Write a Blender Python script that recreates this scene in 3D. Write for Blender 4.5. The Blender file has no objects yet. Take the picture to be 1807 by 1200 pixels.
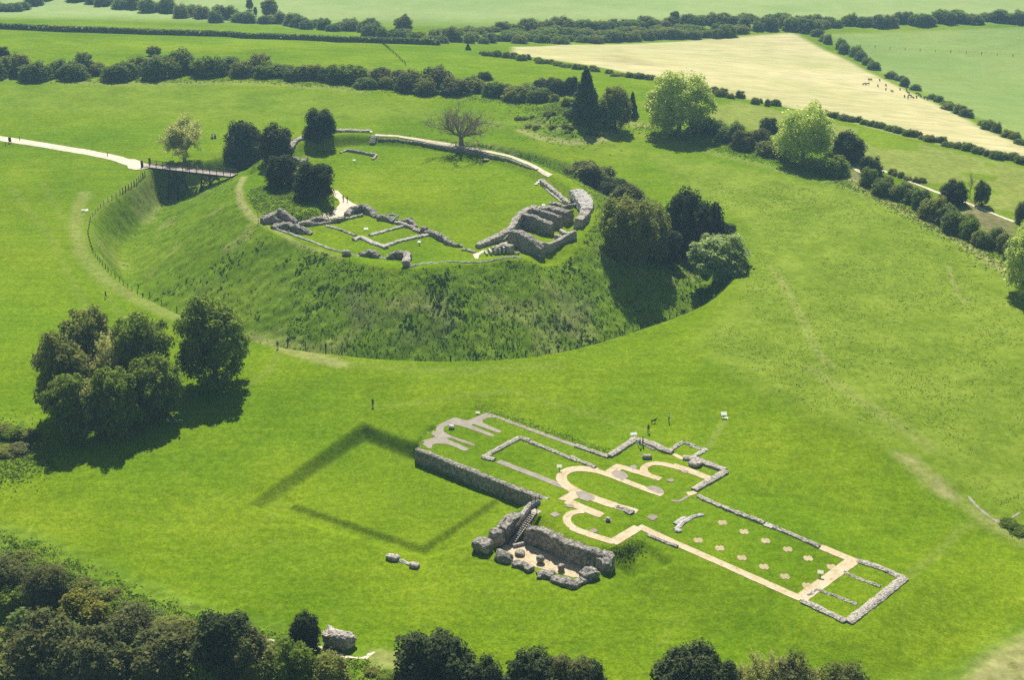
import bpy, bmesh, math, random
import numpy as np
from mathutils import Vector, Matrix
from mathutils.geometry import delaunay_2d_cdt
rng = np.random.default_rng(7)
random.seed(7)
scene = bpy.context.scene
COL = scene.collection
R = math.radians
PI = math.pi

# ------------------------------------------------------------------ camera
CAM_H, PITCH, FPX, PW, PH = 124.0, 23.2, 2510.0, 1807.0, 1200.0
cam = bpy.data.cameras.new("camera")
cam.sensor_width = 36.0
cam.lens = FPX * 36.0 / PW
cam.clip_start, cam.clip_end = 1.0, 9000.0
cam_o = bpy.data.objects.new("camera", cam)
cam_o.location = (0, 0, CAM_H)
cam_o.rotation_euler = (R(90 - PITCH), 0, 0)
COL.objects.link(cam_o)
scene.camera = cam_o
_cp, _sp = math.cos(R(PITCH)), math.sin(R(PITCH))

def ray(x, y):
    u, v = (x - PW / 2) / FPX, (y - PH / 2) / FPX
    return np.array([u, _cp - v * _sp, -_sp - v * _cp])

def flat(x, y, z=0.0):
    d = ray(x, y)
    t = (z - CAM_H) / d[2]
    return (d[0] * t, d[1] * t)

def flats(pts, z=0.0):
    return np.array([flat(p[0], p[1], p[2] if len(p) > 2 else z) for p in pts])

# ------------------------------------------------------------------ noise
def _hash(ix, iy, seed):
    h = (ix.astype(np.int64) * 374761393 + iy.astype(np.int64) * 668265263 + seed * 974634777) & 0x7fffffff
    h = ((h ^ (h >> 13)) * 1274126177) & 0x7fffffff
    h = (h ^ (h >> 16)) & 0xffff
    return h / 65535.0

def vnoise(x, y, seed=0):
    x = np.asarray(x, float); y = np.asarray(y, float)
    ix, iy = np.floor(x), np.floor(y)
    fx, fy = x - ix, y - iy
    fx = fx * fx * (3 - 2 * fx); fy = fy * fy * (3 - 2 * fy)
    a, b = _hash(ix, iy, seed), _hash(ix + 1, iy, seed)
    c, d = _hash(ix, iy + 1, seed), _hash(ix + 1, iy + 1, seed)
    return (a + (b - a) * fx) * (1 - fy) + (c + (d - c) * fx) * fy

def fbm(x, y, seed=0, octv=3):
    s, a, t = 0, 1.0, 0
    for k in range(octv):
        s = s + a * vnoise(x * 2 ** k, y * 2 ** k, seed + k * 17); t += a; a *= .5
    return s / t

def smooth(t):
    t = np.clip(t, 0, 1)
    return t * t * (3 - 2 * t)

# ------------------------------------------------------------------ polygon helpers
def seg_dist(X, Y, poly, closed=True, val=None):
    """distance to a polyline and (optional) value interpolated along it"""
    n = len(poly)
    best = np.full(X.shape, 1e9); bv = np.zeros(X.shape)
    for i in range(n if closed else n - 1):
        ax, ay = poly[i]; bx, by = poly[(i + 1) % n]
        dx, dy = bx - ax, by - ay
        L = dx * dx + dy * dy + 1e-12
        t = np.clip(((X - ax) * dx + (Y - ay) * dy) / L, 0, 1)
        d = np.hypot(X - ax - t * dx, Y - ay - t * dy)
        if val is not None:
            v = val[i] + (val[(i + 1) % n] - val[i]) * t
            bv = np.where(d < best, v, bv)
        best = np.minimum(best, d)
    return (best, bv) if val is not None else best

def inside(X, Y, poly):
    c = np.zeros(X.shape, bool)
    n = len(poly)
    for i in range(n):
        ax, ay = poly[i]; bx, by = poly[(i + 1) % n]
        if ay == by: continue
        cond = ((ay > Y) != (by > Y)) & (X < (bx - ax) * (Y - ay) / (by - ay) + ax)
        c ^= cond
    return c

def sdist(X, Y, poly):
    """negative inside"""
    d = seg_dist(X, Y, poly)
    return np.where(inside(X, Y, poly), -d, d)

def chaikin(p, n=2, closed=True):
    p = np.asarray(p, float)
    for _ in range(n):
        q = np.roll(p, -1, 0) if closed else p[1:]
        a = p if closed else p[:-1]
        m = np.empty((2 * len(a), p.shape[1]))
        m[0::2] = a * .75 + q * .25; m[1::2] = a * .25 + q * .75
        if not closed: m = np.vstack([p[:1], m, p[-1:]])
        p = m
    return p

def resample(p, step):
    p = np.asarray(p, float)
    s = np.r_[0, np.cumsum(np.hypot(*(np.diff(p[:, :2], axis=0).T)))]
    n = max(2, int(round(s[-1] / step)) + 1)
    t = np.linspace(0, s[-1], n)
    return np.stack([np.interp(t, s, p[:, k]) for k in range(p.shape[1])], 1)

# ------------------------------------------------------------------ object helpers
def tag(o, label=None, cat=None, group=None, kind=None):
    if label: o["label"] = label
    if cat: o["category"] = cat
    if group: o["group"] = group
    if kind: o["kind"] = kind
    return o

def link(name, me, mat=None, parent=None):
    o = bpy.data.objects.new(name, me)
    COL.objects.link(o)
    if mat is not None:
        for m in (mat if isinstance(mat, (list, tuple)) else [mat]): me.materials.append(m)
    if parent is not None: o.parent = parent
    return o

def empty(name, loc, rz=0.0):
    o = bpy.data.objects.new(name, None)
    o.empty_display_size = .5
    COL.objects.link(o); o.location = loc; o.rotation_euler = (0, 0, rz)
    return o

def mesh_np(name, V, F, smooth_=False, attrs=None, mats=None):
    """V (n,3); F (m,k) all of one size, or list of lists"""
    me = bpy.data.meshes.new(name)
    V = np.asarray(V, np.float32)
    if isinstance(F, np.ndarray):
        k = F.shape[1]; m = len(F)
        me.vertices.add(len(V)); me.vertices.foreach_set("co", V.ravel())
        me.loops.add(m * k); me.loops.foreach_set("vertex_index", F.astype(np.int32).ravel())
        me.polygons.add(m); me.polygons.foreach_set("loop_start", np.arange(0, m * k, k, dtype=np.int32))
        try: me.polygons.foreach_set("loop_total", np.full(m, k, np.int32))
        except Exception: pass
        me.update(calc_edges=True)
    else:
        me.from_pydata([tuple(v) for v in V], [], [list(f) for f in F]); me.update()
    if attrs:
        for an, av in attrs.items():
            a = me.attributes.new(an, "FLOAT", "POINT"); a.data.foreach_set("value", np.asarray(av, np.float32))
    me.polygons.foreach_set("use_smooth", np.full(len(me.polygons), smooth_, bool))
    if mats is not None: me.polygons.foreach_set("material_index", np.asarray(mats, np.int32))
    me.validate()
    return me

class MB:
    """collects boxes and tubes into one mesh"""
    def __init__(s): s.V, s.F = [], []
    def add(s, V, F):
        o = len(s.V); s.V += [tuple(v) for v in V]; s.F += [[i + o for i in f] for f in F]; return s
    def box(s, c, d, rz=0.0, M=None):
        hx, hy, hz = d[0] / 2, d[1] / 2, d[2] / 2
        P = [(x, y, z) for x in (-hx, hx) for y in (-hy, hy) for z in (-hz, hz)]
        ca, sa = math.cos(rz), math.sin(rz)
        if M is None: P = [(c[0] + x * ca - y * sa, c[1] + x * sa + y * ca, c[2] + z) for x, y, z in P]
        else: P = [tuple(M @ Vector(p) + Vector(c)) for p in P]
        return s.add(P, [(0, 1, 3, 2), (4, 6, 7, 5), (0, 4, 5, 1), (2, 3, 7, 6), (0, 2, 6, 4), (1, 5, 7, 3)])
    def bar(s, a, b, w, h=None, n=4, w2=None):
        a, b = Vector(a), Vector(b); d = (b - a).normalized()
        u = d.cross(Vector((0, 0, 1)))
        if u.length < 1e-4: u = Vector((1, 0, 0))
        u.normalize(); v = u.cross(d); h = h or w; w2 = w2 or w
        P = []
        for c, k in ((a, 1.0), (b, w2 / w)):
            for i in range(n):
                t = 2 * PI * (i + .5) / n
                q = math.sqrt(2) if n == 4 else 1.0
                P.append(tuple(c + u * (math.cos(t) * w / 2 * q * k) + v * (math.sin(t) * h / 2 * q * k)))
        F = [[i, (i + 1) % n, n + (i + 1) % n, n + i] for i in range(n)] + [list(range(n))[::-1], list(range(n, 2 * n))]
        return s.add(P, F)
    def build(s, name, mat, parent=None, smooth_=False):
        me = bpy.data.meshes.new(name); me.from_pydata(s.V, [], s.F); me.update()
        bm = bmesh.new(); bm.from_mesh(me); bmesh.ops.recalc_face_normals(bm, faces=bm.faces[:]); bm.to_mesh(me); bm.free()
        if smooth_: me.polygons.foreach_set("use_smooth", np.ones(len(me.polygons), bool))
        return link(name, me, mat, parent)

def copy_tree(o, parent=None):
    c = o.copy(); COL.objects.link(c)
    if parent is not None: c.parent = parent
    for ch in list(o.children): copy_tree(ch, c)
    return c
# ------------------------------------------------------------------ materials
class N:
    def __init__(s, name):
        s.m = bpy.data.materials.new(name); s.m.use_nodes = True
        s.t = s.m.node_tree; s.t.nodes.clear()
        s.out = s.t.nodes.new("ShaderNodeOutputMaterial")
    def n(s, typ, **kw):
        nd = s.t.nodes.new(typ)
        for k, v in kw.items():
            if k in nd.inputs: nd.inputs[k].default_value = v
            else: setattr(nd, k, v)
        return nd
    def l(s, a, b): s.t.links.new(a, b)
    def coord(s, kind="Object"):
        return s.n("ShaderNodeTexCoord").outputs[kind]
    def noise(s, scale, detail=3.0, rough=.55, vec=None, dim=None):
        nd = s.n("ShaderNodeTexNoise"); nd.inputs["Scale"].default_value = scale
        nd.inputs["Detail"].default_value = detail; nd.inputs["Roughness"].default_value = rough
        s.l(vec if vec is not None else s.coord(), nd.inputs["Vector"])
        return nd.outputs[0]
    def ramp(s, fac, stops):
        nd = s.n("ShaderNodeValToRGB"); e = nd.color_ramp.elements
        while len(e) < len(stops): e.new(.5)
        for i, (p, c) in enumerate(stops):
            e[i].position = p; e[i].color = (*c, 1) if len(c) == 3 else c
        s.l(fac, nd.inputs[0]); return nd.outputs[0]
    def mix(s, fac, a, b, mode="MIX"):
        nd = s.n("ShaderNodeMix", data_type="RGBA", blend_type=mode)
        for sock, v in ((nd.inputs[0], fac), (nd.inputs[6], a), (nd.inputs[7], b)):
            if isinstance(v, bpy.types.NodeSocket): s.l(v, sock)
            elif isinstance(v, (int, float)): sock.default_value = v
            else: sock.default_value = (*v, 1)
        return nd.outputs[2]
    def math(s, op, a, b=None, clamp=False):
        nd = s.n("ShaderNodeMath", operation=op, use_clamp=clamp)
        for i, v in enumerate((a, b)):
            if v is None: continue
            if isinstance(v, bpy.types.NodeSocket): s.l(v, nd.inputs[i])
            else: nd.inputs[i].default_value = v
        return nd.outputs[0]
    def attr(s, name):
        nd = s.n("ShaderNodeAttribute", attribute_name=name); return nd.outputs["Fac"]
    def bump(s, h, strength=.5, dist=.2):
        nd = s.n("ShaderNodeBump"); nd.inputs["Strength"].default_value = strength; nd.inputs["Distance"].default_value = dist
        s.l(h, nd.inputs["Height"]); return nd.outputs[0]
    def bsdf(s, col, rough=.9, nor=None, spec=.2):
        nd = s.n("ShaderNodeBsdfPrincipled"); nd.inputs["Roughness"].default_value = rough
        nd.inputs["Specular IOR Level"].default_value = spec
        if isinstance(col, bpy.types.NodeSocket): s.l(col, nd.inputs["Base Color"])
        else: nd.inputs["Base Color"].default_value = (*col, 1)
        if nor is not None: s.l(nor, nd.inputs["Normal"])
        s.l(nd.outputs[0], s.out.inputs[0]); return nd

def plain(name, col, rough=.8, var=.25, scale=3.0):
    s = N(name)
    nz = s.noise(scale, 4)
    c = s.mix(nz, tuple(v * (1 - var) for v in col), tuple(min(1, v * (1 + var)) for v in col))
    s.bsdf(c, rough, s.bump(nz, .3, .03)); return s.m

def stone_mat(name, dark, mid, light, scale=1.6):
    s = N(name)
    co = s.coord("Object")
    vo = s.n("ShaderNodeTexVoronoi", feature="F1"); vo.inputs["Scale"].default_value = scale * 2.2; s.l(co, vo.inputs["Vector"])
    cell = vo.outputs["Color"]; dist = vo.outputs["Distance"]
    big = s.noise(.35, 4); fine = s.noise(6.0, 4)
    sep = s.n("ShaderNodeSeparateColor"); s.l(cell, sep.inputs[0])
    f = s.math("ADD", s.math("MULTIPLY", sep.outputs[0], .45), s.math("MULTIPLY", s.math("ADD", big, fine), .32))
    c = s.ramp(f, [(.2, dark), (.5, mid), (.85, light)])
    edge = s.ramp(dist, [(.0, (1, 1, 1)), (.5, (.88, .88, .87)), (.8, (.55, .53, .5))])
    c = s.mix(.8, c, edge, "MULTIPLY")
    moss = s.ramp(s.noise(.6, 4), [(.55, (0, 0, 0)), (.75, (1, 1, 1))])
    c = s.mix(s.math("MULTIPLY", moss, .35), c, (.10, .12, .04))
    h = s.math("ADD", s.math("MULTIPLY", dist, -1.0), fine)
    s.bsdf(c, .95, s.bump(h, .8, .18), .1); return s.m

M = {}
M["stone"] = stone_mat("flint_rubble", (.20, .18, .15), (.43, .39, .325), (.68, .62, .53))
M["stone_pale"] = stone_mat("pale_rubble", (.33, .315, .28), (.52, .49, .44), (.70, .66, .60))
M["stone_dark"] = stone_mat("weathered_flint", (.13, .118, .10), (.29, .265, .225), (.55, .505, .43), 1.2)

def gravel(name, a, b):
    s = N(name)
    n1, n2, n3 = s.noise(.35, 4), s.noise(2.5, 4), s.noise(9, 2)
    f = s.math("ADD", s.math("MULTIPLY", n1, .6), s.math("MULTIPLY", s.math("ADD", n2, n3), .25))
    c = s.ramp(f, [(.3, a), (.75, b)])
    # turf creeping in and damp stains
    st = s.ramp(s.noise(.9, 4, .65), [(.52, (0, 0, 0)), (.66, (1, 1, 1))])
    c = s.mix(s.math("MULTIPLY", st, .42), c, (.17, .20, .05))
    dk = s.ramp(s.noise(1.7, 3, .6), [(.55, (1, 1, 1)), (.7, (.72, .70, .66))])
    c = s.mix(1.0, c, dk, "MULTIPLY")
    s.bsdf(c, .95, s.bump(n3, .3, .03), .1); return s.m
M["tan"] = gravel("tan_gravel", (.40, .30, .175), (.66, .53, .355))
M["dull_tan"] = gravel("dull_tan_gravel", (.30, .235, .125), (.50, .41, .25))
M["grey_gravel"] = gravel("grey_gravel", (.215, .185, .148), (.375, .33, .272))
M["chalk"] = gravel("chalk_gravel", (.52, .42, .31), (.74, .63, .49))
M["brick_gravel"] = gravel("brown_gravel", (.20, .165, .13), (.34, .285, .23))

# ---- ground: mown lawn, long meadow grass, rough banks, hay field, worn chalk ground
def grass_ground():
    s = N("grass_ground")
    co = s.coord("Object")
    big = s.noise(.012, 4, .6); mid = s.noise(.07, 4, .6); sm = s.noise(.5, 4, .65); fine = s.noise(2.6, 3, .6)
    # mowing / wind streaks: noise stretched along one ground direction
    mp = s.n("ShaderNodeMapping"); s.l(co, mp.inputs[0]); mp.inputs["Rotation"].default_value = (0, 0, .25); mp.inputs["Scale"].default_value = (.05, .5, 1)
    streak = s.noise(1.0, 4, .65, mp.outputs[0])
    f = s.math("ADD", s.math("MULTIPLY", big, .30), s.math("ADD", s.math("MULTIPLY", mid, .25), s.math("ADD", s.math("MULTIPLY", sm, .25), s.math("MULTIPLY", streak, .20))))
    lawn = s.ramp(f, [(.38, (.083, .145, .002)), (.5, (.122, .199, .004)), (.62, (.172, .250, .009))])
    lawn = s.mix(.35, lawn, s.ramp(s.noise(1.0, 3, .6), [(.40, (.70, .74, .6)), (.60, (1.26, 1.2, 1.4))]), "MULTIPLY")
    lawn = s.mix(.5, lawn, s.ramp(fine, [(.38, (.58, .63, .5)), (.62, (1.36, 1.29, 1.6))]), "MULTIPLY")
    drift = s.ramp(s.noise(.018, 5, .6), [(.36, (.84, .93, .8)), (.5, (1, 1, 1)), (.64, (1.20, 1.09, 1.25))])
    lawn = s.mix(1.0, lawn, drift, "MULTIPLY")
    clover = s.ramp(s.noise(.16, 5, .7), [(.58, (0, 0, 0)), (.70, (1, 1, 1))])
    lawn = s.mix(s.math("MULTIPLY", clover, .28), lawn, (.080, .162, .014))
    thin = s.ramp(s.noise(.11, 6, .72), [(.60, (0, 0, 0)), (.74, (1, 1, 1))])
    lawn = s.mix(s.math("MULTIPLY", thin, .30), lawn, (.25, .27, .055))
    # meadow: longer grass with dark flecks
    fl = s.noise(1.1, 2, .7)
    md = s.ramp(s.math("ADD", s.math("MULTIPLY", mid, .5), s.math("MULTIPLY", sm, .5)), [(.38, (.108, .170, .008)), (.62, (.205, .272, .028))])
    md = s.mix(s.ramp(fl, [(.54, (0, 0, 0)), (.66, (.5, .5, .5))]), md, (.070, .125, .014))
    # rough bank
    rg = s.ramp(s.math("ADD", s.math("MULTIPLY", mid, .35), s.math("ADD", s.math("MULTIPLY", sm, .4), s.math("MULTIPLY", fine, .25))),
                [(.38, (.070, .130, .008)), (.5, (.118, .196, .012)), (.62, (.185, .265, .026))])
    dead = s.ramp(s.noise(.045, 4, .6), [(.55, (0, 0, 0)), (.70, (.5, .5, .5))])
    rg = s.mix(s.math("MULTIPLY", dead, s.attr("scrub")), rg, s.mix(sm, (.10, .095, .06), (.19, .17, .12)))
    # hay field
    mp2 = s.n("ShaderNodeMapping"); s.l(co, mp2.inputs[0]); mp2.inputs["Rotation"].default_value = (0, 0, .5); mp2.inputs["Scale"].default_value = (.02, .3, 1)
    st2 = s.noise(1.0, 4, .7, mp2.outputs[0])
    hay = s.ramp(s.math("ADD", s.math("MULTIPLY", st2, .7), s.math("MULTIPLY", mid, .3)), [(.36, (.36, .335, .155)), (.64, (.60, .52, .285))])
    wv = s.n("ShaderNodeTexWave", wave_type="BANDS"); s.l(mp2.outputs[0], wv.inputs["Vector"]); wv.inputs["Scale"].default_value = .8; wv.inputs["Distortion"].default_value = 3.0; wv.inputs["Detail"].default_value = 3.0
    hay = s.mix(s.math("MULTIPLY", s.ramp(wv.outputs["Fac"], [(.80, (0, 0, 0)), (.95, (1, 1, 1))]), .16), hay, (.30, .28, .12))
    hay = s.mix(s.math("MULTIPLY", s.ramp(s.noise(.03, 5, .65), [(.52, (0, 0, 0)), (.66, (1, 1, 1))]), .35), hay, (.36, .37, .13))
    # worn chalky turf
    dry = s.ramp(sm, [(.3, (.25, .225, .085)), (.7, (.46, .40, .20))])
    brown = s.ramp(sm, [(.3, (.10, .08, .045)), (.7, (.24, .19, .115))])
    cool = s.ramp(f, [(.38, (.21, .28, .085)), (.62, (.285, .355, .13))])  # paler far crop; part of the paleness is distance haze put into the colour
    cool = s.mix(s.math("MULTIPLY", s.ramp(s.noise(.02, 5, .65), [(.50, (0, 0, 0)), (.64, (1, 1, 1))]), .40), cool, (.16, .26, .07))
    c = lawn
    nb = s.math("MULTIPLY", s.math("SUBTRACT", fine, .5), .9)
    def m(attr, colr, c, br=True):
        a = s.attr(attr)
        if br:   # ragged edge
            a = s.math("ADD", a, s.math("MULTIPLY", nb, s.math("MULTIPLY", a, s.math("SUBTRACT", 1.0, a))), True)
            a = s.math("MULTIPLY", a, 1.0, True)
        return s.mix(a, c, colr)
    c = m("meadow", md, c); c = m("cool", cool, c); c = m("rough", rg, c); c = m("hay", hay, c); c = m("brown", brown, c); c = m("dry", dry, c)
    h = s.math("ADD", s.math("MULTIPLY", fine, .6), sm)
    s.bsdf(c, 1.0, s.bump(h, .35, .35), .0)
    return s.m
M["ground"] = grass_ground()

def leaf_mat(name, dark, light, trans=.3, tcol=None):
    """leaf clumps: per-leaf tint, per-tree tint, light shining through"""
    s = N(name)
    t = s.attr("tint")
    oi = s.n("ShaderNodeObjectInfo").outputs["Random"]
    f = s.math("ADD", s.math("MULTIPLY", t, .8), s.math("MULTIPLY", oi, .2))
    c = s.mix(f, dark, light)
    d = s.n("ShaderNodeBsdfDiffuse"); s.l(c, d.inputs[0])
    tr = s.n("ShaderNodeBsdfTranslucent")
    tc = tcol or tuple(min(1, v * 1.3) for v in light)
    s.l(s.mix(f, tuple(v * .6 for v in tc), tc), tr.inputs[0])
    mx = s.n("ShaderNodeMixShader"); mx.inputs[0].default_value = trans
    s.l(d.outputs[0], mx.inputs[1]); s.l(tr.outputs[0], mx.inputs[2]); s.l(mx.outputs[0], s.out.inputs[0])
    return s.m
M["leaf"] = leaf_mat("foliage", (0.045, 0.085, 0.01), (0.29, 0.375, 0.06), 0.48)
M["leaf_olive"] = leaf_mat("foliage_olive", (0.062, 0.085, 0.014), (0.35, 0.375, 0.095), 0.46)
M["leaf_lime"] = leaf_mat("foliage_lime", (0.25, 0.345, 0.05), (0.62, 0.7, 0.2), 0.58)
M["leaf_yew"] = leaf_mat("leaf_yew", (.020, .034, .012), (.090, .112, .042), .15)
M["leaf_conifer"] = leaf_mat("leaf_conifer", (.030, .065, .022), (.105, .165, .055), .15)
M["leaf_hedge"] = leaf_mat("foliage_hedge", (0.05, 0.082, 0.02), (0.25, 0.32, 0.085), 0.42)
M["leaf_scrub"] = leaf_mat("foliage_scrub", (0.052, 0.062, 0.018), (0.205, 0.215, 0.075), 0.32)
M["leaf_gorse"] = leaf_mat("foliage_gorse", (0.055, 0.075, 0.012), (0.3, 0.29, 0.045), 0.3)
M["leaf_bud"] = leaf_mat("foliage_bud", (0.26, 0.29, 0.06), (0.56, 0.57, 0.18), 0.5)
M["leaf_blossom"] = leaf_mat("foliage_blossom", (0.055, 0.1, 0.018), (0.5, 0.6, 0.22), 0.42)
M["tuft"] = leaf_mat("tuft_grass", (.050, .095, .010), (.205, .290, .034), .35)
M["tuft_dark"] = leaf_mat("tuft_dark", (0.045, 0.092, 0.013), (0.16, 0.24, 0.036), 0.3)
M["tuft_lawn"] = leaf_mat("tuft_lawn", (0.095, 0.165, 0.012), (0.19, 0.275, 0.028), 0.3)
M["bark"] = plain("bark", (.085, .070, .052), .95, .35)
M["twig"] = plain("twig", (.25, .21, .145), .95, .3)
M["timber"] = plain("dark_timber", (.040, .034, .028), .8, .3)
M["timber_grey"] = plain("weathered_timber", (.20, .17, .135), .85, .3)
M["deck"] = plain("deck_boards", (.42, .36, .30), .85, .2)
M["white"] = plain("white_panel", (.78, .77, .72), .5, .05)
M["cream"] = plain("cream_panel", (.72, .68, .50), .5, .05)
M["black_coat"] = plain("black_coat", (.014, .013, .013), .8, .3)
M["skin"] = plain("skin", (.50, .32, .23), .6, .08)
M["hair"] = plain("hair", (.06, .04, .025), .7, .2)
M["trousers"] = plain("dark_trousers", (.030, .033, .045), .9, .2)
for k, c in dict(shirt_black=(.02, .02, .022), shirt_blue=(.18, .36, .62), shirt_pale=(.55, .62, .72), shirt_white=(.75, .75, .73), shirt_green=(.05, .22, .09), shirt_red=(.55, .10, .06), shirt_navy=(.03, .045, .10)).items():
    M[k] = plain(k, c, .85, .1)
M["dog"] = plain("sandy_coat", (.52, .38, .22), .8, .15)
# ------------------------------------------------------------------ terrain
E_PX = [(-420, 100), (-150, 112), (0, 126), (150, 142), (300, 140), (460, 142), (640, 158), (760, 168), (900, 180), (1010, 200), (1110, 222), (1250, 255),
        (1370, 285), (1480, 310), (1560, 345), (1640, 385), (1720, 430), (1800, 480), (1870, 530), (1960, 620)]
E_W = np.vstack([flats(E_PX, 1.0), [(172, 235), (190, 170), (200, 60)]])
HILL = np.vstack([E_W, [(200, -50), (-900, -50), (-900, 700)]])
N_PX = [(-500, 860), (-150, 915), (0, 945), (60, 962), (150, 1003), (260, 1050), (340, 1085), (420, 1108), (500, 1122), (570, 1150), (650, 1176), (740, 1200), (900, 1232),
        (1100, 1242), (1300, 1246), (1480, 1240), (1620, 1222), (1720, 1190), (1807, 1135), (1950, 1050), (2200, 950)]
N_W = flats(N_PX, -1.4)
NEAR = np.vstack([N_W, [(400, -100), (-400, -100)]])

RIM = [(418, 311, 3.2), (424, 335, 7.2), (430, 360, 8.0), (452, 390, 8.2), (475, 409, 7.8), (530, 430, 7.4), (590, 452, 7.4), (640, 466, 7.4), (720, 475, 7.4), (800, 469, 7.4),
       (850, 465, 7.4), (905, 457, 7.4), (940, 462, 6.8), (968, 473, 4.6), (1000, 462, 5.0), (1028, 428, 7.4), (1050, 385, 8.4), (1046, 345, 8.7), (1005, 315, 8.9), (970, 298, 7.9),
       (900, 272, 8.1), (830, 255, 8.1), (740, 241, 8.1), (655, 234, 8.6), (590, 233, 9.4), (530, 245, 9.4), (500, 262, 8.1), (470, 283, 7.4), (440, 298, 4.0)]
_rw = np.array([(*flat(x, y, z), z) for x, y, z in RIM])
RIMW = chaikin(_rw, 1)
LIP_PX = [(262, 298), (240, 318), (212, 338), (180, 360), (157, 385), (153, 412), (163, 445), (195, 485), (235, 515), (290, 545), (340, 567), (400, 590), (450, 604), (520, 618),
          (600, 628), (700, 636), (800, 639), (900, 636), (1000, 622), (1080, 600), (1160, 574), (1235, 545), (1285, 515), (1305, 478), (1285, 440), (1240, 400), (1180, 362),
          (1110, 325), (1040, 296), (960, 272), (900, 258), (830, 247), (700, 240), (580, 238), (500, 243), (430, 262), (360, 284), (300, 290)]
LIPW = chaikin(flats(LIP_PX, 1.1), 1)
_ld = [1.0 if (i < 23) else .5 if i < 26 else .22 if i < 36 else .7 for i in range(len(LIP_PX))]
LIPD = chaikin(np.array(_ld)[:, None].repeat(2, 1), 1)[:, 0]
# stone-edged pieces of ground
PLAT_PX = [(737, 792), (752, 765), (800, 737), (850, 726), (1075, 803), (1120, 770), (1170, 796), (1208, 779), (1250, 795), (1286, 832), (1230, 876), (1350, 922), (1512, 988), (1602, 1020), (1496, 1104),
           (1408, 1064), (1140, 946), (1090, 968), (1045, 955), (1010, 938), (975, 905), (962, 880)]
PLATW = flats(PLAT_PX, 0.0)
CLOI_PX = [(640, 755), (735, 790), (760, 760), (990, 850), (957, 893), (900, 900), (835, 955), (745, 982), (432, 890)]
CLOIW = flats(CLOI_PX, -1.3)
GARTHW = flats([(655, 803), (885, 880), (748, 972), (508, 892)], -2.1)
CRYPTW = flats([(858, 962, -2.0), (893, 934, -1.2), (912, 908, -.2), (930, 896, 0), (947, 904, 0), (938, 924, 0), (975, 944, 0), (1030, 968, 0), (1066, 983, 0), (1060, 1000, -1.4), (1028, 1022, -2.0), (1012, 1028, -2.0), (948, 1008, -2.0), (886, 980, -2.0)])
BANKP = flats([(440, 322), (500, 318), (560, 322), (592, 338), (585, 372), (556, 384), (500, 384), (462, 378), (440, 352)], 8.5)
APRON = flats([(1050, 985), (1110, 945), (1190, 1000), (1130, 1018)], -1.0)

def base_h(X, Y):
    z = 3.0 * smooth((Y - 200) / 80) - 2.0
    # valley beyond the outer rampart, then rising downland
    d = np.where(inside(X, Y, HILL), 0, seg_dist(X, Y, E_W, False))
    z = z - 36 * smooth((d - 4) / 330) + 0.045 * np.clip(Y - 1000, 0, 2000) * 1.0
    z = z + 1.4 * smooth(1 - np.abs(d - 0) / 7) * (d > 0) * 0 
    # near edge of the hill
    dn = np.where(inside(X, Y, NEAR), seg_dist(X, Y, N_W, False), 0)
    z = z - 17 * smooth(dn / 34)
    return z

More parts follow.
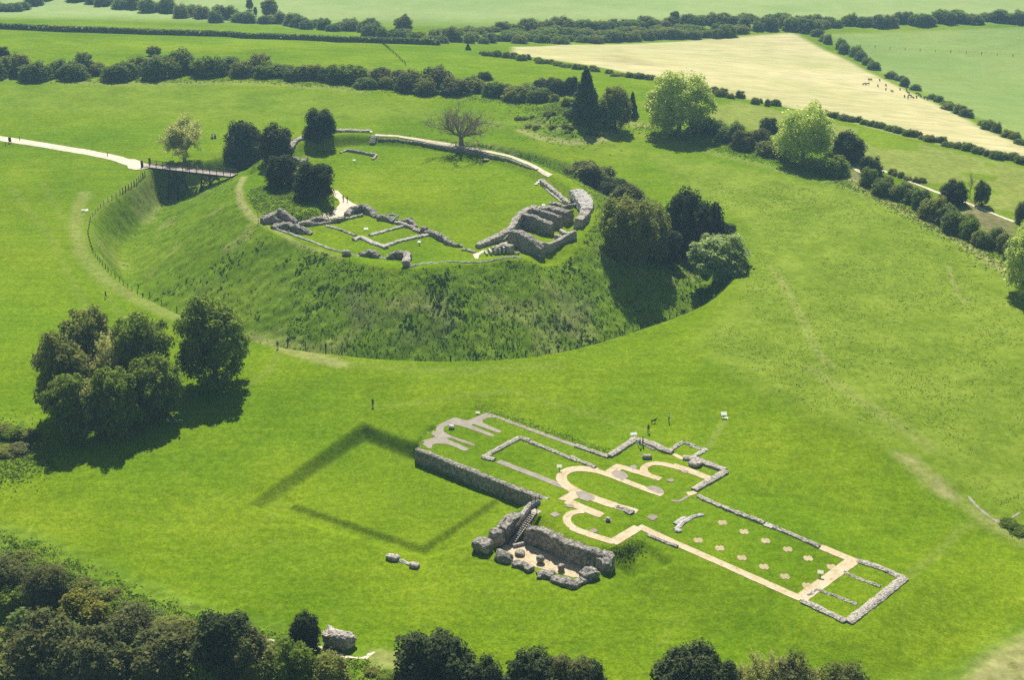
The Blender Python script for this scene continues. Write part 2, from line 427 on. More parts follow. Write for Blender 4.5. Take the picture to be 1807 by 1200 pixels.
def relief(X, Y):
    z = base_h(X, Y)
    rough = np.zeros(X.shape)
    # small old rampart mound by the far hedge
    mx, my = flat(1000, 225, 1); 
    q = np.hypot((X - mx - 3) / 15.0, (Y - my - 8) / 26.0)
    z = z + 5.0 * smooth(1.25 - q); rough = np.maximum(rough, smooth((1.25 - q) / .35))
    # low scarp across the meadow
    S = flats([(1215, 612), (1300, 665), (1400, 712), (1500, 752), (1590, 800), (1700, 870), (1820, 945)], 0)
    sd = seg_dist(X, Y, S, False)
    side = np.sign((X - S[0, 0]) * (S[-1, 1] - S[0, 1]) - (Y - S[0, 1]) * (S[-1, 0] - S[0, 0]))
    z = z + .55 * smooth(1 - sd / 6) 
    # hollow at the right edge
    S2 = flats([(1700, 865), (1760, 925), (1830, 965)], 0); z = z - .9 * smooth(1 - seg_dist(X, Y, S2, False) / 7)
    z = z + .5 * (fbm(X / 26, Y / 26, 3) - .5) + .18 * (fbm(X / 6, Y / 6, 4) - .5)
    z0 = z
    # cathedral terrace: level at 0, with a cut bank on its upper side
    dp = sdist(X, Y, PLATW)
    w = smooth(1 - np.clip(dp - .6, 0, None) / np.where(z > .25, 4.5, np.where(X > 20, 14.0, 4.5)))
    z = z * (1 - w)
    # cloister: sunken walk round a slightly raised garth
    dc = -sdist(X, Y, CLOIW)
    wc = .75 * np.clip(dc / 2.1, 0, 1) + .25 * smooth(dc / 2.1)
    g = np.clip(-sdist(X, Y, GARTHW) / .9, 0, 1)
    z = z * (1 - wc) + wc * (-2.8 + .85 * g)
    z = np.where(dp < 0, 0.0, z)
    z = np.where(dp < 0, z + .05 * (fbm(X / 5, Y / 5, 9) - .5), z)
    # hollow beside the crypt
    z = z - .9 * smooth(-sdist(X, Y, APRON) / 1.5 + .2) * smooth(dp / 1.5)
    # crypt floor
    z = np.where(inside(X, Y, CRYPTW), -3.25, z)
    # castle mound and ditch
    b = (np.abs(X) < 260) & (Y > 220) & (Y < 560)
    if b.any():
        x, y = X[b], Y[b]
        zi = z[b]
        inr = inside(x, y, RIMW[:, :2]); inl = inside(x, y, LIPW)
        dr, vr = seg_dist(x, y, RIMW[:, :2], True, RIMW[:, 2]); dl, dm = seg_dist(x, y, LIPW, True, LIPD)
        t = dr / (dr + dl + 1e-6)
        prof_s = smooth(np.clip(t / .74, 0, 1) * .96 + .04) * .28 + np.clip(t / .74, 0, 1) * .72
        dep = np.minimum(8.5, .215 * (dr + dl)) * dm + .6; down = vr + (-dep - vr) * prof_s
        up = -dep + (zi + dep) * smooth((t - .80) / .20)
        ring = np.where(t < .78, down, np.maximum(up, -dep))
        # inner ward: level lawn inside the ring bank
        lawn = 6.2 + .5 * (fbm(x / 18, y / 18, 12) - .5)
        bankw = smooth(1 - np.clip(dr - 2.2, 0, None) / 4.5)
        ward = lawn + (np.minimum(vr, 10.2) - lawn) * bankw
        ward = ward + 2.4 * smooth(-sdist(x, y, BANKP) / 4.5)
        zz = np.where(inr, ward, np.where(inl, ring, zi))
        # lip roll
        z[b] = zz
        rr = np.where(inl & ~inr, smooth(t / .06) * smooth((1 - t) / .06), 0)
        rr = np.maximum(rr, np.where(inr, .55 * smooth(-sdist(x, y, BANKP) / 3 + .3), 0))
        rough[b] = np.maximum(rough[b], rr)
    # rough growth near the hill edges
    dn = sdist(X, Y, NEAR); rough = np.maximum(rough, smooth(1 - (dn - 2.0) / 4.0))
    return z, rough

def axis(parts):
    a = [parts[0][0]]
    for end, step in [(p[1], p[2]) for p in parts]:
        n = max(1, int(round((end - a[-1]) / step))); a += list(a[-1] + (end - a[-1]) * np.arange(1, n + 1) / n)
    return np.array(a)
GX = axis([(-2400, -1400, 100), (-1400, -800, 40), (-800, -450, 9), (-450, -170, 2.6), (-170, -62, .66), (-62, 62, .42), (62, 190, .66), (190, 460, 2.6), (460, 800, 9), (800, 1400, 40), (1400, 2400, 100)])
GY = axis([(-60, 120, 12), (120, 165, 1.5), (165, 186, .6), (186, 285, .42), (285, 470, .6), (470, 700, 1.6), (700, 1120, 3.2), (1120, 1500, 12), (1500, 3200, 70)])
XX, YY = np.meshgrid(GX, GY)
ZZ, ROUGH = relief(XX.copy(), YY.copy())
bumpy = fbm(XX / 1.5, YY / 1.5, 21, 2) - .5 + .8 * (fbm(XX / 4.5, YY / 4.5, 22, 2) - .5)
fine_zone = (np.abs(XX) < 200) & (YY < 480)
ZZ = ZZ + np.where(fine_zone, ROUGH * bumpy * .75, 0)

def zt(x, y):
    x = np.asarray(x, float); y = np.asarray(y, float)
    i = np.clip(np.searchsorted(GX, x) - 1, 0, len(GX) - 2); j = np.clip(np.searchsorted(GY, y) - 1, 0, len(GY) - 2)
    fx = np.clip((x - GX[i]) / (GX[i + 1] - GX[i]), 0, 1); fy = np.clip((y - GY[j]) / (GY[j + 1] - GY[j]), 0, 1)
    return (ZZ[j, i] * (1 - fx) + ZZ[j, i + 1] * fx) * (1 - fy) + (ZZ[j + 1, i] * (1 - fx) + ZZ[j + 1, i + 1] * fx) * fy

_T = np.concatenate([np.arange(130, 620, .8), np.arange(620, 3000, 3.0)])
def G(x, y):
    """ground point seen at photograph pixel x, y"""
    d = ray(x, y); d = d / np.linalg.norm(d)
    X, Y, Z = d[0] * _T, d[1] * _T, CAM_H + d[2] * _T
    below = np.nonzero(Z < zt(X, Y))[0]
    k = below[0] if len(below) else len(_T) - 1
    a, b = _T[k - 1], _T[k]
    for _ in range(12):
        m = (a + b) / 2
        if CAM_H + d[2] * m < zt(d[0] * m, d[1] * m): b = m
        else: a = m
    return Vector((d[0] * b, d[1] * b, CAM_H + d[2] * b))

def Gs(pts): return np.array([tuple(G(*p[:2])) for p in pts])
def ppm(P): return FPX / (P[1] * _cp - (P[2] - CAM_H) * _sp * 1.0 if False else (P[1] * _cp + (CAM_H - P[2]) * _sp))

def top_z(P, y):
    """height at which pixel row y passes over ground point P"""
    d = ray(PW / 2, y); return CAM_H + d[2] / d[1] * P[1]

# ---- ground masks
def fieldmask(px, soft, z=None):
    w = Gs(px)[:, :2]; return smooth(.5 - sdist(XX, YY, w) / soft)
def ribmask(px, width, soft):
    w = Gs(px)[:, :2]
    d = seg_dist(XX, YY, w, False); return smooth(1 - (d - width / 2) / soft)

def build_ground():
    near = (YY < 560)
    hay = fieldmask([(905, 82), (1000, 78), (1130, 76), (1270, 66), (1400, 57), (1440, 80), (1500, 108), (1560, 140), (1640, 178), (1700, 208), (1745, 232), (1830, 268), (1830, 292), (1750, 276),
                     (1650, 252), (1560, 230), (1470, 206), (1360, 182), (1250, 163), (1145, 138), (1060, 118), (970, 104), (905, 96)], 6)
    hay = hay * (.80 + .35 * (fbm(XX / 60, YY / 60, 31) - .3)).clip(0, 1)
    strip = fieldmask([(1230, 205), (1300, 178), (1400, 200), (1560, 238), (1700, 272), (1830, 300), (1830, 420), (1760, 380), (1640, 330), (1540, 290), (1440, 255), (1330, 235)], 8)
    meadow = fieldmask([(1330, 300), (1480, 330), (1640, 400), (1780, 470), (1880, 560), (1880, 960), (1700, 868), (1590, 798), (1470, 745), (1340, 690), (1225, 610), (1290, 530), (1330, 470), (1290, 380), (1200, 330), (1150, 270)], 10)
    meadow = np.maximum(meadow, .6 * fieldmask([(-60, 150), (300, 150), (640, 170), (960, 200), (1150, 260), (1100, 290), (930, 236), (700, 208), (430, 215), (260, 200), (-60, 190)], 14))
    dm = seg_dist(XX, YY, Gs([(-80, 170), (200, 200), (420, 300)])[:, :2], False)
    cool = fieldmask([(-500, 40), (700, 40), (1300, 40), (2300, 30), (2300, -40), (-500, -40)], 60)  # far fields that take the pale colour with haze painted in
    cool = np.maximum(cool, fieldmask([(1460, 60), (1830, 46), (1830, 260), (1700, 196), (1560, 130)], 10) * .62)
    dry = np.zeros(XX.shape)
    for px, w, s, a in [
        ([(150, 340), (137, 370), (133, 405), (145, 450), (180, 490), (235, 525), (300, 556), (355, 578)], 1.2, 2.4, .26),
        ([(438, 600), (470, 606), (505, 617), (600, 642)], 1.6, 2.5, .42),
        ([(600, 642), (800, 655), (980, 645)], 1.0, 3.0, .08),
        ([(430, 312), (421, 330), (424, 355), (440, 378), (458, 392)], .9, 1.0, .55),
        ([(458, 392), (530, 432), (600, 455)], .6, .8, .35),
        ([(1130, 238), (1230, 262), (1370, 298), (1480, 325), (1600, 378), (1720, 440), (1807, 498)], 1.0, 3.0, .16),
        ([(1360, 470), (1400, 540), (1432, 610), (1460, 650)], .35, .7, .22), ([(1376, 485), (1420, 560), (1448, 622), (1476, 652)], .35, .7, .20),
        ([(1675, 470), (1682, 500), (1692, 520), (1704, 535)], .35, .7, .30),
        ([(1430, 650), (1540, 720), (1640, 790)], .8, 2.5, .15),
        
        ([(262, 305), (190, 352), (150, 395)], .5, 1.6, .10), ([(20, 330), (90, 420), (160, 560)], .5, 1.5, .07), ([(75, 320), (135, 430), (215, 560)], .5, 1.5, .07), ([(660, 720), (900, 690), (1140, 760)], .4, 1.5, .08), ([(310, 752), (470, 660), (500, 620)], .4, 1.5, .10), ([(1600, 1020), (1700, 930), (1760, 915)], .4, 1.5, .10), ([(1277, 742), (1250, 790)], .4, 1.0, .14),
        ([(920, 230), (960, 245), (1010, 252), (1060, 248), (1085, 238)], 1.4, 2.2, .45),
        ([(1100, 215), (1130, 220)], 4, 3, .35)]:
        dry = np.maximum(dry, a * ribmask(px, w, s))
    dry = np.maximum(dry, .55 * fieldmask([(1580, 800), (1612, 806), (1660, 845), (1700, 885), (1688, 890), (1640, 860)], 4) * (.5 + fbm(XX / 3, YY / 3, 41)))
    dry = np.maximum(dry, .38 * fieldmask([(1690, 885), (1720, 895), (1830, 962), (1830, 975), (1730, 925)], 4))
    dry = np.maximum(dry, .62 * fieldmask([(1700, 1200), (1730, 1165), (1830, 1110), (1830, 1230), (1700, 1230)], 4) * (.6 + .6 * fbm(XX / 3, YY / 3, 42)))
    dry = np.maximum(dry, .40 * fieldmask([(655, 1148), (700, 1148), (735, 1170), (700, 1185), (650, 1180)], 3))
    # dry headland under the far hedge and hay stubble at right
    dry = np.maximum(dry, .45 * ribmask([(1490, 312), (1540, 340), (1590, 368), (1660, 405), (1720, 440), (1800, 495)], 1.5, 3))
    dry = np.maximum(dry, .20 * ribmask([(0, 138), (200, 148), (450, 146), (640, 160)], 2, 5))
    dry = np.maximum(dry, .25 * strip * (fbm(XX / 25, YY / 25, 44) > .45))
    dry = np.maximum(dry, .22 * (smooth((fbm(XX / 9, YY / 9, 45, 2) - .60) / .1)) * ROUGH * (YY > 260) * near)
    brown = .75 * fieldmask([(1058, 98), (1085, 96), (1130, 104), (1165, 116), (1120, 114), (1075, 106)], 22) * (.35 + 1.1 * (fbm(XX / 14, YY / 30, 47) - .2)).clip(0, 1)
    brown = np.maximum(brown, .7 * fieldmask([(1495, 305), (1520, 302), (1535, 320), (1560, 335), (1540, 338), (1505, 318)], 3))
    brown = np.maximum(brown, .75 * fieldmask([(1690, 375), (1720, 358), (1790, 395), (1790, 425), (1740, 408)], 5))
    brown = np.maximum(brown, .35 * fieldmask([(640, 120), (680, 118), (690, 140), (650, 146)], 5))
    scrub = np.where(YY < 345, 1, 0.0) * smooth((YY - 292) / 10) * smooth((34 - XX) / 10) * (YY > 260) * smooth((XX + 85) / 15)
    rough = ROUGH * (1 - .55 * smooth((-52 - XX) / 22) * (YY > 290) * (YY < 460))
    rough = np.maximum(rough, .8 * fieldmask([(845, 722), (1070, 798), (1050, 790), (860, 733)], 2.0))
    # patch of nettles etc. right
    rough = np.maximum(rough, .55 * fieldmask([(-60, 740), (60, 735), (100, 800), (40, 850), (-60, 860)], 5))
    rough = np.maximum(rough, .30 * fieldmask([(1660, 830), (1740, 870), (1830, 930), (1830, 990), (1750, 925), (1700, 890)], 3))
    rough = np.maximum(rough, .45 * fieldmask([(638, 752), (737, 792), (730, 812), (640, 770)], 1.5))
    rough = np.maximum(rough, .12 * fieldmask([(436, 888), (640, 755), (650, 775), (450, 895)], 1.5))
    nx, ny = len(GX), len(GY)
    V = np.stack([XX.ravel(), YY.ravel(), ZZ.ravel()], 1)
    idx = np.arange(nx * ny).reshape(ny, nx)
    F = np.stack([idx[:-1, :-1].ravel(), idx[:-1, 1:].ravel(), idx[1:, 1:].ravel(), idx[1:, :-1].ravel()], 1)
    me = mesh_np("ground", V, F, True, dict(rough=rough.ravel(), hay=hay.ravel(), meadow=np.maximum(meadow, strip * .5).ravel(), cool=cool.ravel(), dry=np.clip(dry, 0, 1).ravel(), brown=brown.ravel(), scrub=scrub.ravel()))
    tag(link("ground", me, M["ground"]), kind="structure")
build_ground()
# ------------------------------------------------------------------ flat markings in the turf
def sheet(name, pts, mat, off=.05, res=.8, label=None, cat=None, group=None, kind="structure", world=False, parent=None, ragged=0.0):
    P = np.asarray(pts if world else Gs(pts))[:, :2]
    P = resample(np.vstack([P, P[:1]]), res)[:-1]
    if ragged: P = P + (rng.random(P.shape) - .5) * ragged
    mn, mx = P.min(0), P.max(0)
    gx, gy = np.meshgrid(np.arange(mn[0] + res / 2, mx[0], res), np.arange(mn[1] + res / 2, mx[1], res))
    gx, gy = gx.ravel(), gy.ravel()
    k = sdist(gx, gy, P) < -.35 * res if len(gx) else np.zeros(0, bool)
    V = [Vector((float(a), float(b))) for a, b in P] + [Vector((float(a), float(b))) for a, b in zip(gx[k], gy[k])]
    n = len(P)
    vo, _, fo, *_ = delaunay_2d_cdt(V, [(i, (i + 1) % n) for i in range(n)], [list(range(n))], 1, 1e-4)
    v = np.array([(a[0], a[1]) for a in vo]); z = zt(v[:, 0], v[:, 1]) + off
    F = []
    for f in fo:
        f = list(f); a = v[f]
        area = sum(a[i][0] * a[(i + 1) % len(a)][1] - a[(i + 1) % len(a)][0] * a[i][1] for i in range(len(a)))
        F.append(f if area > 0 else f[::-1])
    me = mesh_np(name, np.c_[v, z], F)
    return tag(link(name, me, mat, parent), label, cat, group, kind)

def ribbon(pts, width, world=False, closed=False, res=.5, wv=.0):
    P = np.asarray(pts if world else Gs(pts))[:, :2]
    P = resample(P, res)
    t = np.gradient(P, axis=0); t /= np.linalg.norm(t, axis=1)[:, None] + 1e-9
    nrm = np.stack([-t[:, 1], t[:, 0]], 1)
    wd = width / 2 * (1 + wv * (vnoise(np.arange(len(P)) * .3, np.zeros(len(P)), 5) - .5))[:, None]
    return np.vstack([P + nrm * wd, (P - nrm * wd)[::-1]])

def z6(*p): return [(720 + x / 6.0, 710 + y / 6.0) for x, y in p]
def z7(*p): return [(970 + x / 5.4545, 740 + y / 5.4545) for x, y in p]
def z8(*p): return [(810 + x / 6.023, 870 + y / 6.023) for x, y in p]
def z4(*p): return [(440 + x / 5.647, 340 + y / 5.647) for x, y in p]
def z5(*p): return [(740 + x / 5.3147, 280 + y / 5.3147) for x, y in p]
def sm(p, n=2): return chaikin(np.array(p), n, False)

def path(name, pts, mat, w=None, off=.05, res=.7, wv=.08, ragged=.08):
    P = ribbon(pts, w, res=.6, wv=wv) if w else Gs(pts)[:, :2]
    return sheet(name, P, mat, off, res, world=True, ragged=ragged)

# approach path and the sandy court inside the ward
path("path", [(-70, 232), (0, 244), (60, 253), (150, 268), (205, 279), (228, 287), (245, 292), (262, 294)], M["chalk"], 4.6, .07, 1.2)
path("path", [(222, 281), (238, 281), (262, 290), (264, 297), (240, 300), (226, 297)], M["chalk"], None, .12, 1.0)
path("path", z4((825, -30), (880, -20), (905, 5), (960, 60), (1040, 110), (1135, 150), (960, 190), (950, 262), (800, 262), (700, 258), (640, 280), (560, 290), (700, 240), (800, 195), (880, 140), (905, 105), (890, 70), (850, 40)), M["chalk"], None, .08)
# gravel beds in the cathedral lawn
path("path", z6((118, 452), (300, 370), (188, 315), (490, 160), (628, 197), (840, 108), (1040, 180), (1012, 200), (930, 165), (850, 165), (790, 190), (790, 220), (1000, 310), (965, 330), (690, 232), (670, 245), (920, 350), (890, 368),
     (600, 265), (500, 240), (420, 245), (380, 270), (370, 300), (390, 325), (460, 360), (720, 455), (700, 470), (440, 378), (400, 385), (655, 495), (600, 520), (420, 445), (300, 440), (250, 460), (262, 485), (215, 492)), M["grey_gravel"], None, .05)
path("path", z6((460, 358), (580, 400), (560, 418), (440, 375)), M["brick_gravel"], None, .055)
path("path", z6((590, 400), (722, 452), (700, 470), (565, 420)), M["brick_gravel"], None, .055)
path("path", z6((690, 270), (810, 312), (790, 330), (670, 290)), M["brick_gravel"], None, .056)
path("path", z6((1040, 180), (1500, 348), (1790, 452), (1975, 520), (1960, 545), (1780, 482), (1012, 200)), M["grey_gravel"], None, .05)
path("path", z6((985, 612), (1690, 888), (1630, 915), (930, 640)), M["grey_gravel"], None, .05)
arc = sm(z7((460, 498), (330, 476), (215, 480), (125, 520), (105, 575), (150, 635), (235, 690), (450, 775), (640, 838)))
path("path", arc, M["tan"], 2.0, .06)
path("path", z7((430, 492), (600, 548), (830, 640), (1085, 732)), M["tan"], 1.5, .065)
path("path", z7((635, 838), (840, 895)), M["tan"], 1.8, .066)
path("path", z7((535, 498), (640, 432), (700, 440), (760, 478), (700, 482), (600, 540)), M["tan"], None, .058)
path("path", z7((690, 462), (880, 520), (1068, 580)), M["tan"], 1.5, .062)
path("path", sm(z7((975, 552), (905, 512), (905, 460), (985, 425), (1090, 430), (1200, 462), (1260, 480))), M["tan"], 1.4, .068)
path("path", z7((1185, 445), (1350, 500), (1545, 575)), M["tan"], 1.7, .072)
path("path", z7((78, 770), (205, 698), (330, 750), (240, 770), (200, 800)), M["tan"], None, .058)
path("path", z7((165, 790), (300, 850), (505, 930)), M["tan"], 1.9, .062)
path("path", sm(z7((330, 890), (230, 893), (160, 935), (168, 1000), (235, 1055), (320, 1090))), M["tan"], 1.4, .068)
path("path", z7((205, 1048), (400, 1120), (625, 1190)), M["tan"], 1.6, .072)
path("path", z7((600, 1196), (855, 1042)), M["tan"], 2.0, .076)
path("path", [(1127, 929), (1180, 954), (1300, 1007), (1414, 1058)], M["tan"], 1.5, .062)
path("path", [(1412, 1058), (1460, 1023), (1508, 988)], M["tan"], 2.2, .068)
path("path", [(1512, 992), (1446, 965)], M["tan"], 1.6, .062)
path("path", z7((1310, 705), (1400, 690), (1425, 715), (1340, 745)), M["tan"], None, .062)
path("path", z7((1160, 775), (1240, 785), (1320, 735), (1345, 745), (1260, 800), (1180, 800)), M["brick_gravel"], None, .058)
path("path", z7((1170, 345), (1205, 330), (1300, 372), (1270, 395)), M["tan"], None, .058)
for k, q in enumerate([((590, 515), (640, 490), (720, 510), (765, 560), (700, 592), (610, 545)), ((925, 660), (990, 640), (1060, 660), (1112, 705), (1060, 725), (970, 690)), ((250, 705), (320, 690), (430, 740), (440, 775), (360, 795), (280, 770)),
          ((765, 455), (815, 440), (855, 465), (805, 490)), ((1260, 505), (1310, 490), (1350, 510), (1300, 530)), ((1120, 590), (1165, 570), (1210, 592), (1160, 612)), ((145, 835), (200, 815), (250, 840), (195, 858)),
          ((0, 920), (50, 895), (105, 925), (50, 948)), ((930, 945), (990, 915), (1055, 945), (990, 985)), ((370, 1080), (430, 1048), (470, 1080), (420, 1100)), ((512, 975), (560, 955), (605, 980), (560, 1000)), ((890, 385), (940, 355), (985, 380), (930, 400))]):
    path("gravel_patch", z7(*q), M["brick_gravel"] if k in (4, 5, 8, 9) else M["grey_gravel"], None, .075 + .0015 * k)
# quatrefoil pier markers in the nave lawn
PIERS = [(1275, 923), (1313, 939), (1351, 955), (1390, 970), (1426, 986), (1232, 954), (1270, 968), (1309, 985), (1348, 1001), (1385, 1018), (1467, 1001), (1424, 1034)]
nd = flats([(1135, 937), (1412, 1057)]); nd = nd[1] - nd[0]; na = math.atan2(nd[1], nd[0])
for i, (x, y) in enumerate(PIERS):
    c = G(x, y); r, s = .86, .40
    q = [(r, -s), (r, s), (s, s), (s, r), (-s, r), (-s, s), (-r, s), (-r, -s), (-s, -s), (-s, -r), (s, -r), (s, -s)]
    ca, sa = math.cos(na), math.sin(na)
    W = [(c.x + a * ca - b * sa, c.y + a * sa + b * ca) for a, b in q]
    if i < 10:
        row = "row beside the wall" if i < 5 else "row beside the path"
        n5 = ["first", "second", "third", "fourth", "fifth"][i % 5]
        sheet("pier_marker", np.array(W), M["dull_tan"], .05, .5, f"tan cross marker, {n5} from the stone slabs in the {row}", "gravel marker", "cross shaped pier markers in the nave", "thing", True)
    else:
        sheet("pier_marker", np.array(W), M["dull_tan"], .03, .5, "tan cross marker half lost under the west path, " + ("by the info post" if i == 10 else "by the path corner"), "gravel marker", "cross shaped pier markers in the nave", "thing", True)
# chalky tracks at the edges
path("path", [(1708, 876), (1722, 893), (1745, 912), (1778, 932), (1830, 964)], M["grey_gravel"], .5, .05, .4, .9, .3)
path("path", [(1752, 917), (1768, 921), (1785, 914), (1800, 906)], M["grey_gravel"], .4, .06, .4, .9, .25)
path("path", [(455, 1128), (500, 1140), (560, 1143), (600, 1158), (640, 1163), (660, 1152)], M["chalk"], .8, .06, .5, .5, .25)
path("path", [(1498, 293), (1512, 300), (1530, 310)], M["chalk"], 1.4, .08, .6, .4, .2)
path("path", [(1555, 300), (1600, 318), (1650, 338), (1690, 352), (1740, 372), (1790, 392)], M["chalk"], 1.3, .08, .8, .4, .2)
path("path", [(1400, 455 + 860), (1450, 1320)], M["chalk"], .6, .06)

# ------------------------------------------------------------------ rubble walls
def wall_mesh(P, w, h, base=None, rough=.18, step=.45, seed=0, sink=.5, taper=.12, hv=.25):
    """P (n,2) world centre line; w width; h height (number or list along the line); a rubble wall with ragged top and blunt ends"""
    P = np.asarray(P, float)
    hh = np.interp(np.linspace(0, 1, 200), np.linspace(0, 1, len(np.atleast_1d(h))), np.atleast_1d(h).astype(float))
    ww = np.interp(np.linspace(0, 1, 200), np.linspace(0, 1, len(np.atleast_1d(w))), np.atleast_1d(w).astype(float))
    if base is not None: bb = np.interp(np.linspace(0, 1, 200), np.linspace(0, 1, len(np.atleast_1d(base))), np.atleast_1d(base).astype(float))
    Q = resample(P, step); n = len(Q)
    t = np.gradient(Q, axis=0); t /= np.linalg.norm(t, axis=1)[:, None] + 1e-9
    nr = np.stack([-t[:, 1], t[:, 0]], 1)
    u = np.linspace(0, 1, n); H = np.interp(u, np.linspace(0, 1, 200), hh); Wd = np.interp(u, np.linspace(0, 1, 200), ww)
    B = np.interp(u, np.linspace(0, 1, 200), bb) if base is not None else zt(Q[:, 0], Q[:, 1])
    H = H * (1 + hv * (2 * fbm(Q[:, 0] / 2.2 + seed, Q[:, 1] / 2.2, 50 + seed) - 1))
    ns = max(2, int(np.ceil(H.max() / .7)) + 1); nt = max(3, int(np.ceil(Wd.max() / .6)) + 1)
    prof = [(-1, k / ns) for k in range(ns)] + [(-1 + 2 * k / (nt - 1), 1.0) for k in range(nt)] + [(1, 1 - (k + 1) / ns) for k in range(ns)]
    V = np.zeros((n, len(prof), 3))
    for j, (a, q) in enumerate(prof):
        z = B - sink + (H + sink) * q
        if q == 1.0: z = z - .18 * abs(a) ** 3
        off = a * Wd / 2 * (1 - taper * q)
        V[:, j, 0] = Q[:, 0] + nr[:, 0] * off; V[:, j, 1] = Q[:, 1] + nr[:, 1] * off; V[:, j, 2] = z
    k = np.arange(V.shape[1])[None, :]
    for c in range(3):
        V[:, :, c] += rough * 2 * (vnoise(V[:, :, 0] * 1.7 + V[:, :, 2] * 1.3 + c * 31, V[:, :, 1] * 1.7 - V[:, :, 2] * .9, 60 + seed + c) - .5) * (1 if c < 2 else .8)
    m = V.shape[1]; F = []
    for i in range(n - 1):
        for j in range(m - 1):
            F.append((i * m + j, (i + 1) * m + j, (i + 1) * m + j + 1, i * m + j + 1))
    F.append(tuple(range(m))); F.append(tuple((n - 1) * m + j for j in range(m))[::-1])
    return V.reshape(-1, 3), F

def finish(name, V, F, mat, label, cat, group=None, parent=None):
    if len(label.split()) > 16: print("LONG", label)
    me = mesh_np(name, V, F)
    bm = bmesh.new(); bm.from_mesh(me); bmesh.ops.recalc_face_normals(bm, faces=bm.faces[:]); bm.to_mesh(me); bm.free()
    return tag(link(name, me, mat, parent), label, cat, group, 'thing')

def rubble_wall(px, w, h, label, z=None, base=None, mat="stone", name="ruined_wall", cat="ruined wall", group=None, parent=None, **k):
    P = flats(px, z) if z is not None else Gs(px)[:, :2]
    rubble_wall.n += 1
    V, F = wall_mesh(P, w, h, base, seed=rubble_wall.n, **k)
    return finish(name, V, F, M[mat], label, cat, group, parent)
rubble_wall.n = 0

def boulder(c, d, label, rz=0.0, mat="stone", name="rubble_lump", cat="rubble", group=None, seed=1, sub=3, parent=None, sink=.3, square=.45, rough=.22):
    bm = bmesh.new(); bmesh.ops.create_icosphere(bm, subdivisions=sub, radius=1.0)
    V = np.array([v.co for v in bm.verts]); F = [[v.index for v in f.verts] for f in bm.faces]; bm.free()
    a = np.abs(V).max(1)[:, None]; V = V / np.linalg.norm(V, axis=1)[:, None]
    V = V * (1 - square) + square * V / np.abs(V).max(1)[:, None] * .86
    S = np.array(d) / 2
    V = V * S
    for k_ in range(3):
        V[:, k_] += rough * min(S) * 2 * (fbm(V[:, 0] * 1.1 + seed * 3.1 + V[:, 2], V[:, 1] * 1.1 + V[:, 2] * .7 + k_ * 9, 80 + seed) - .5) * 1.6
    ca, sa = math.cos(rz), math.sin(rz)
    x = V[:, 0] * ca - V[:, 1] * sa; y = V[:, 0] * sa + V[:, 1] * ca
    V = np.stack([x + c[0], y + c[1], V[:, 2] + c[2] + S[2] - sink], 1)
    return finish(name, V, F, M[mat], label, cat, group, parent)

# ---- cathedral
rubble_wall([(735, 791), (790, 812), (850, 836), (910, 859), (968, 881)], 1.3, [2.9, 2.9, 2.9, 2.8, 1.7], "long dark faced flint retaining wall between cathedral lawn and sunken cloister", z=0, base=[-2.8, -2.8, -2.8, -2.75, -1.6], mat="stone_dark", hv=.03, rough=.13, sink=.3)
rubble_wall(z6((918, 615), (800, 588), (900, 530), (1175, 380), (1285, 412)), 1.29, 0.43, "low flint wall bent round the top corner of the inner choir lawn", hv=.15, rough=.11)
rubble_wall(z6((1290, 425), (1500, 505), (1790, 625)) + z7((200, 365), (440, 468)), 0.99, 0.39, "low straight flint wall along the inner choir lawn, ending at the tan apse path", hv=.2, rough=.11)
rubble_wall(z7((250, 258), (400, 310), (565, 368)), 1.03, 0.43, "low flint wall on the upper choir edge meeting the transept corner", hv=.2, rough=.11)
rubble_wall(z7((572, 366), (700, 280), (830, 192)), 1.46, 0.55, "stepped flint transept wall rising from the choir corner towards the white panel", hv=.2, rough=.11)
rubble_wall(z7((845, 205), (1000, 250), (1100, 305), (1185, 325)), 1.72, 0.58, "broad flint wall closing the end of the upper transept, beside two visitors", hv=.2, rough=.11)
rubble_wall(z7((745, 262), (820, 222), (890, 240), (1010, 300)), 0.60, 0.27, "narrow stone bench footing along the inside of the upper transept wall", hv=.2, rough=.11)
rubble_wall(z7((1165, 300), (1285, 222), (1400, 262)), 0.86, 0.35, "thin wall round the top side of the small square sacristy", hv=.2, rough=.11)
rubble_wall(z7((1345, 262), (1505, 292), (1370, 368)), 1.03, 0.31, "pale wall round the pointed far corner of the small square sacristy", hv=.2, mat="stone_pale")
rubble_wall(z7((1285, 378), (1400, 395), (1540, 448), (1690, 502)), 1.55, 0.58, "broad flint transept wall with a square buttress block beside the sacristy", hv=.2, rough=.11)
boulder((*G(*z7((1400, 440))[0])[:2], 0), (2.6, 2.4, 1.0), "square flint buttress block at the inner foot of the transept wall", rz=na, sink=.1, seed=4, name="buttress_block", cat="masonry")
rubble_wall(z7((1690, 512), (1540, 600), (1390, 688)), 1.55, 0.51, "straight flint wall closing the transept between its outer corner and the nave path", hv=.15, rough=.11)
rubble_wall([(1231, 877), (1290, 902), (1349, 925)], 1.12, 0.47, "weathered grey nave wall nearest the transept with a jagged face", hv=.35)
sheet("paving_slab", [(1349, 922), (1366, 928), (1361, 934), (1345, 928)], M["stone_pale"], 0.17, 0.39, "short pale stone sill between the two stretches of nave wall", "stone sill", None, "thing")
rubble_wall([(1365, 931), (1405, 948), (1446, 966)], 1.03, 0.43, "grey nave wall farther from the transept, ending at the tan path", hv=.25, rough=.13)
rubble_wall([(1513, 990), (1560, 1006), (1594, 1022)], 1.38, 0.35, "low flint wall on the upper side of the west end chambers", hv=.2, rough=.11)
rubble_wall([(1596, 1021), (1548, 1060), (1496, 1100)], 1.81, 0.39, "broad flint front wall closing the west end of the cathedral", hv=.2, rough=.11)
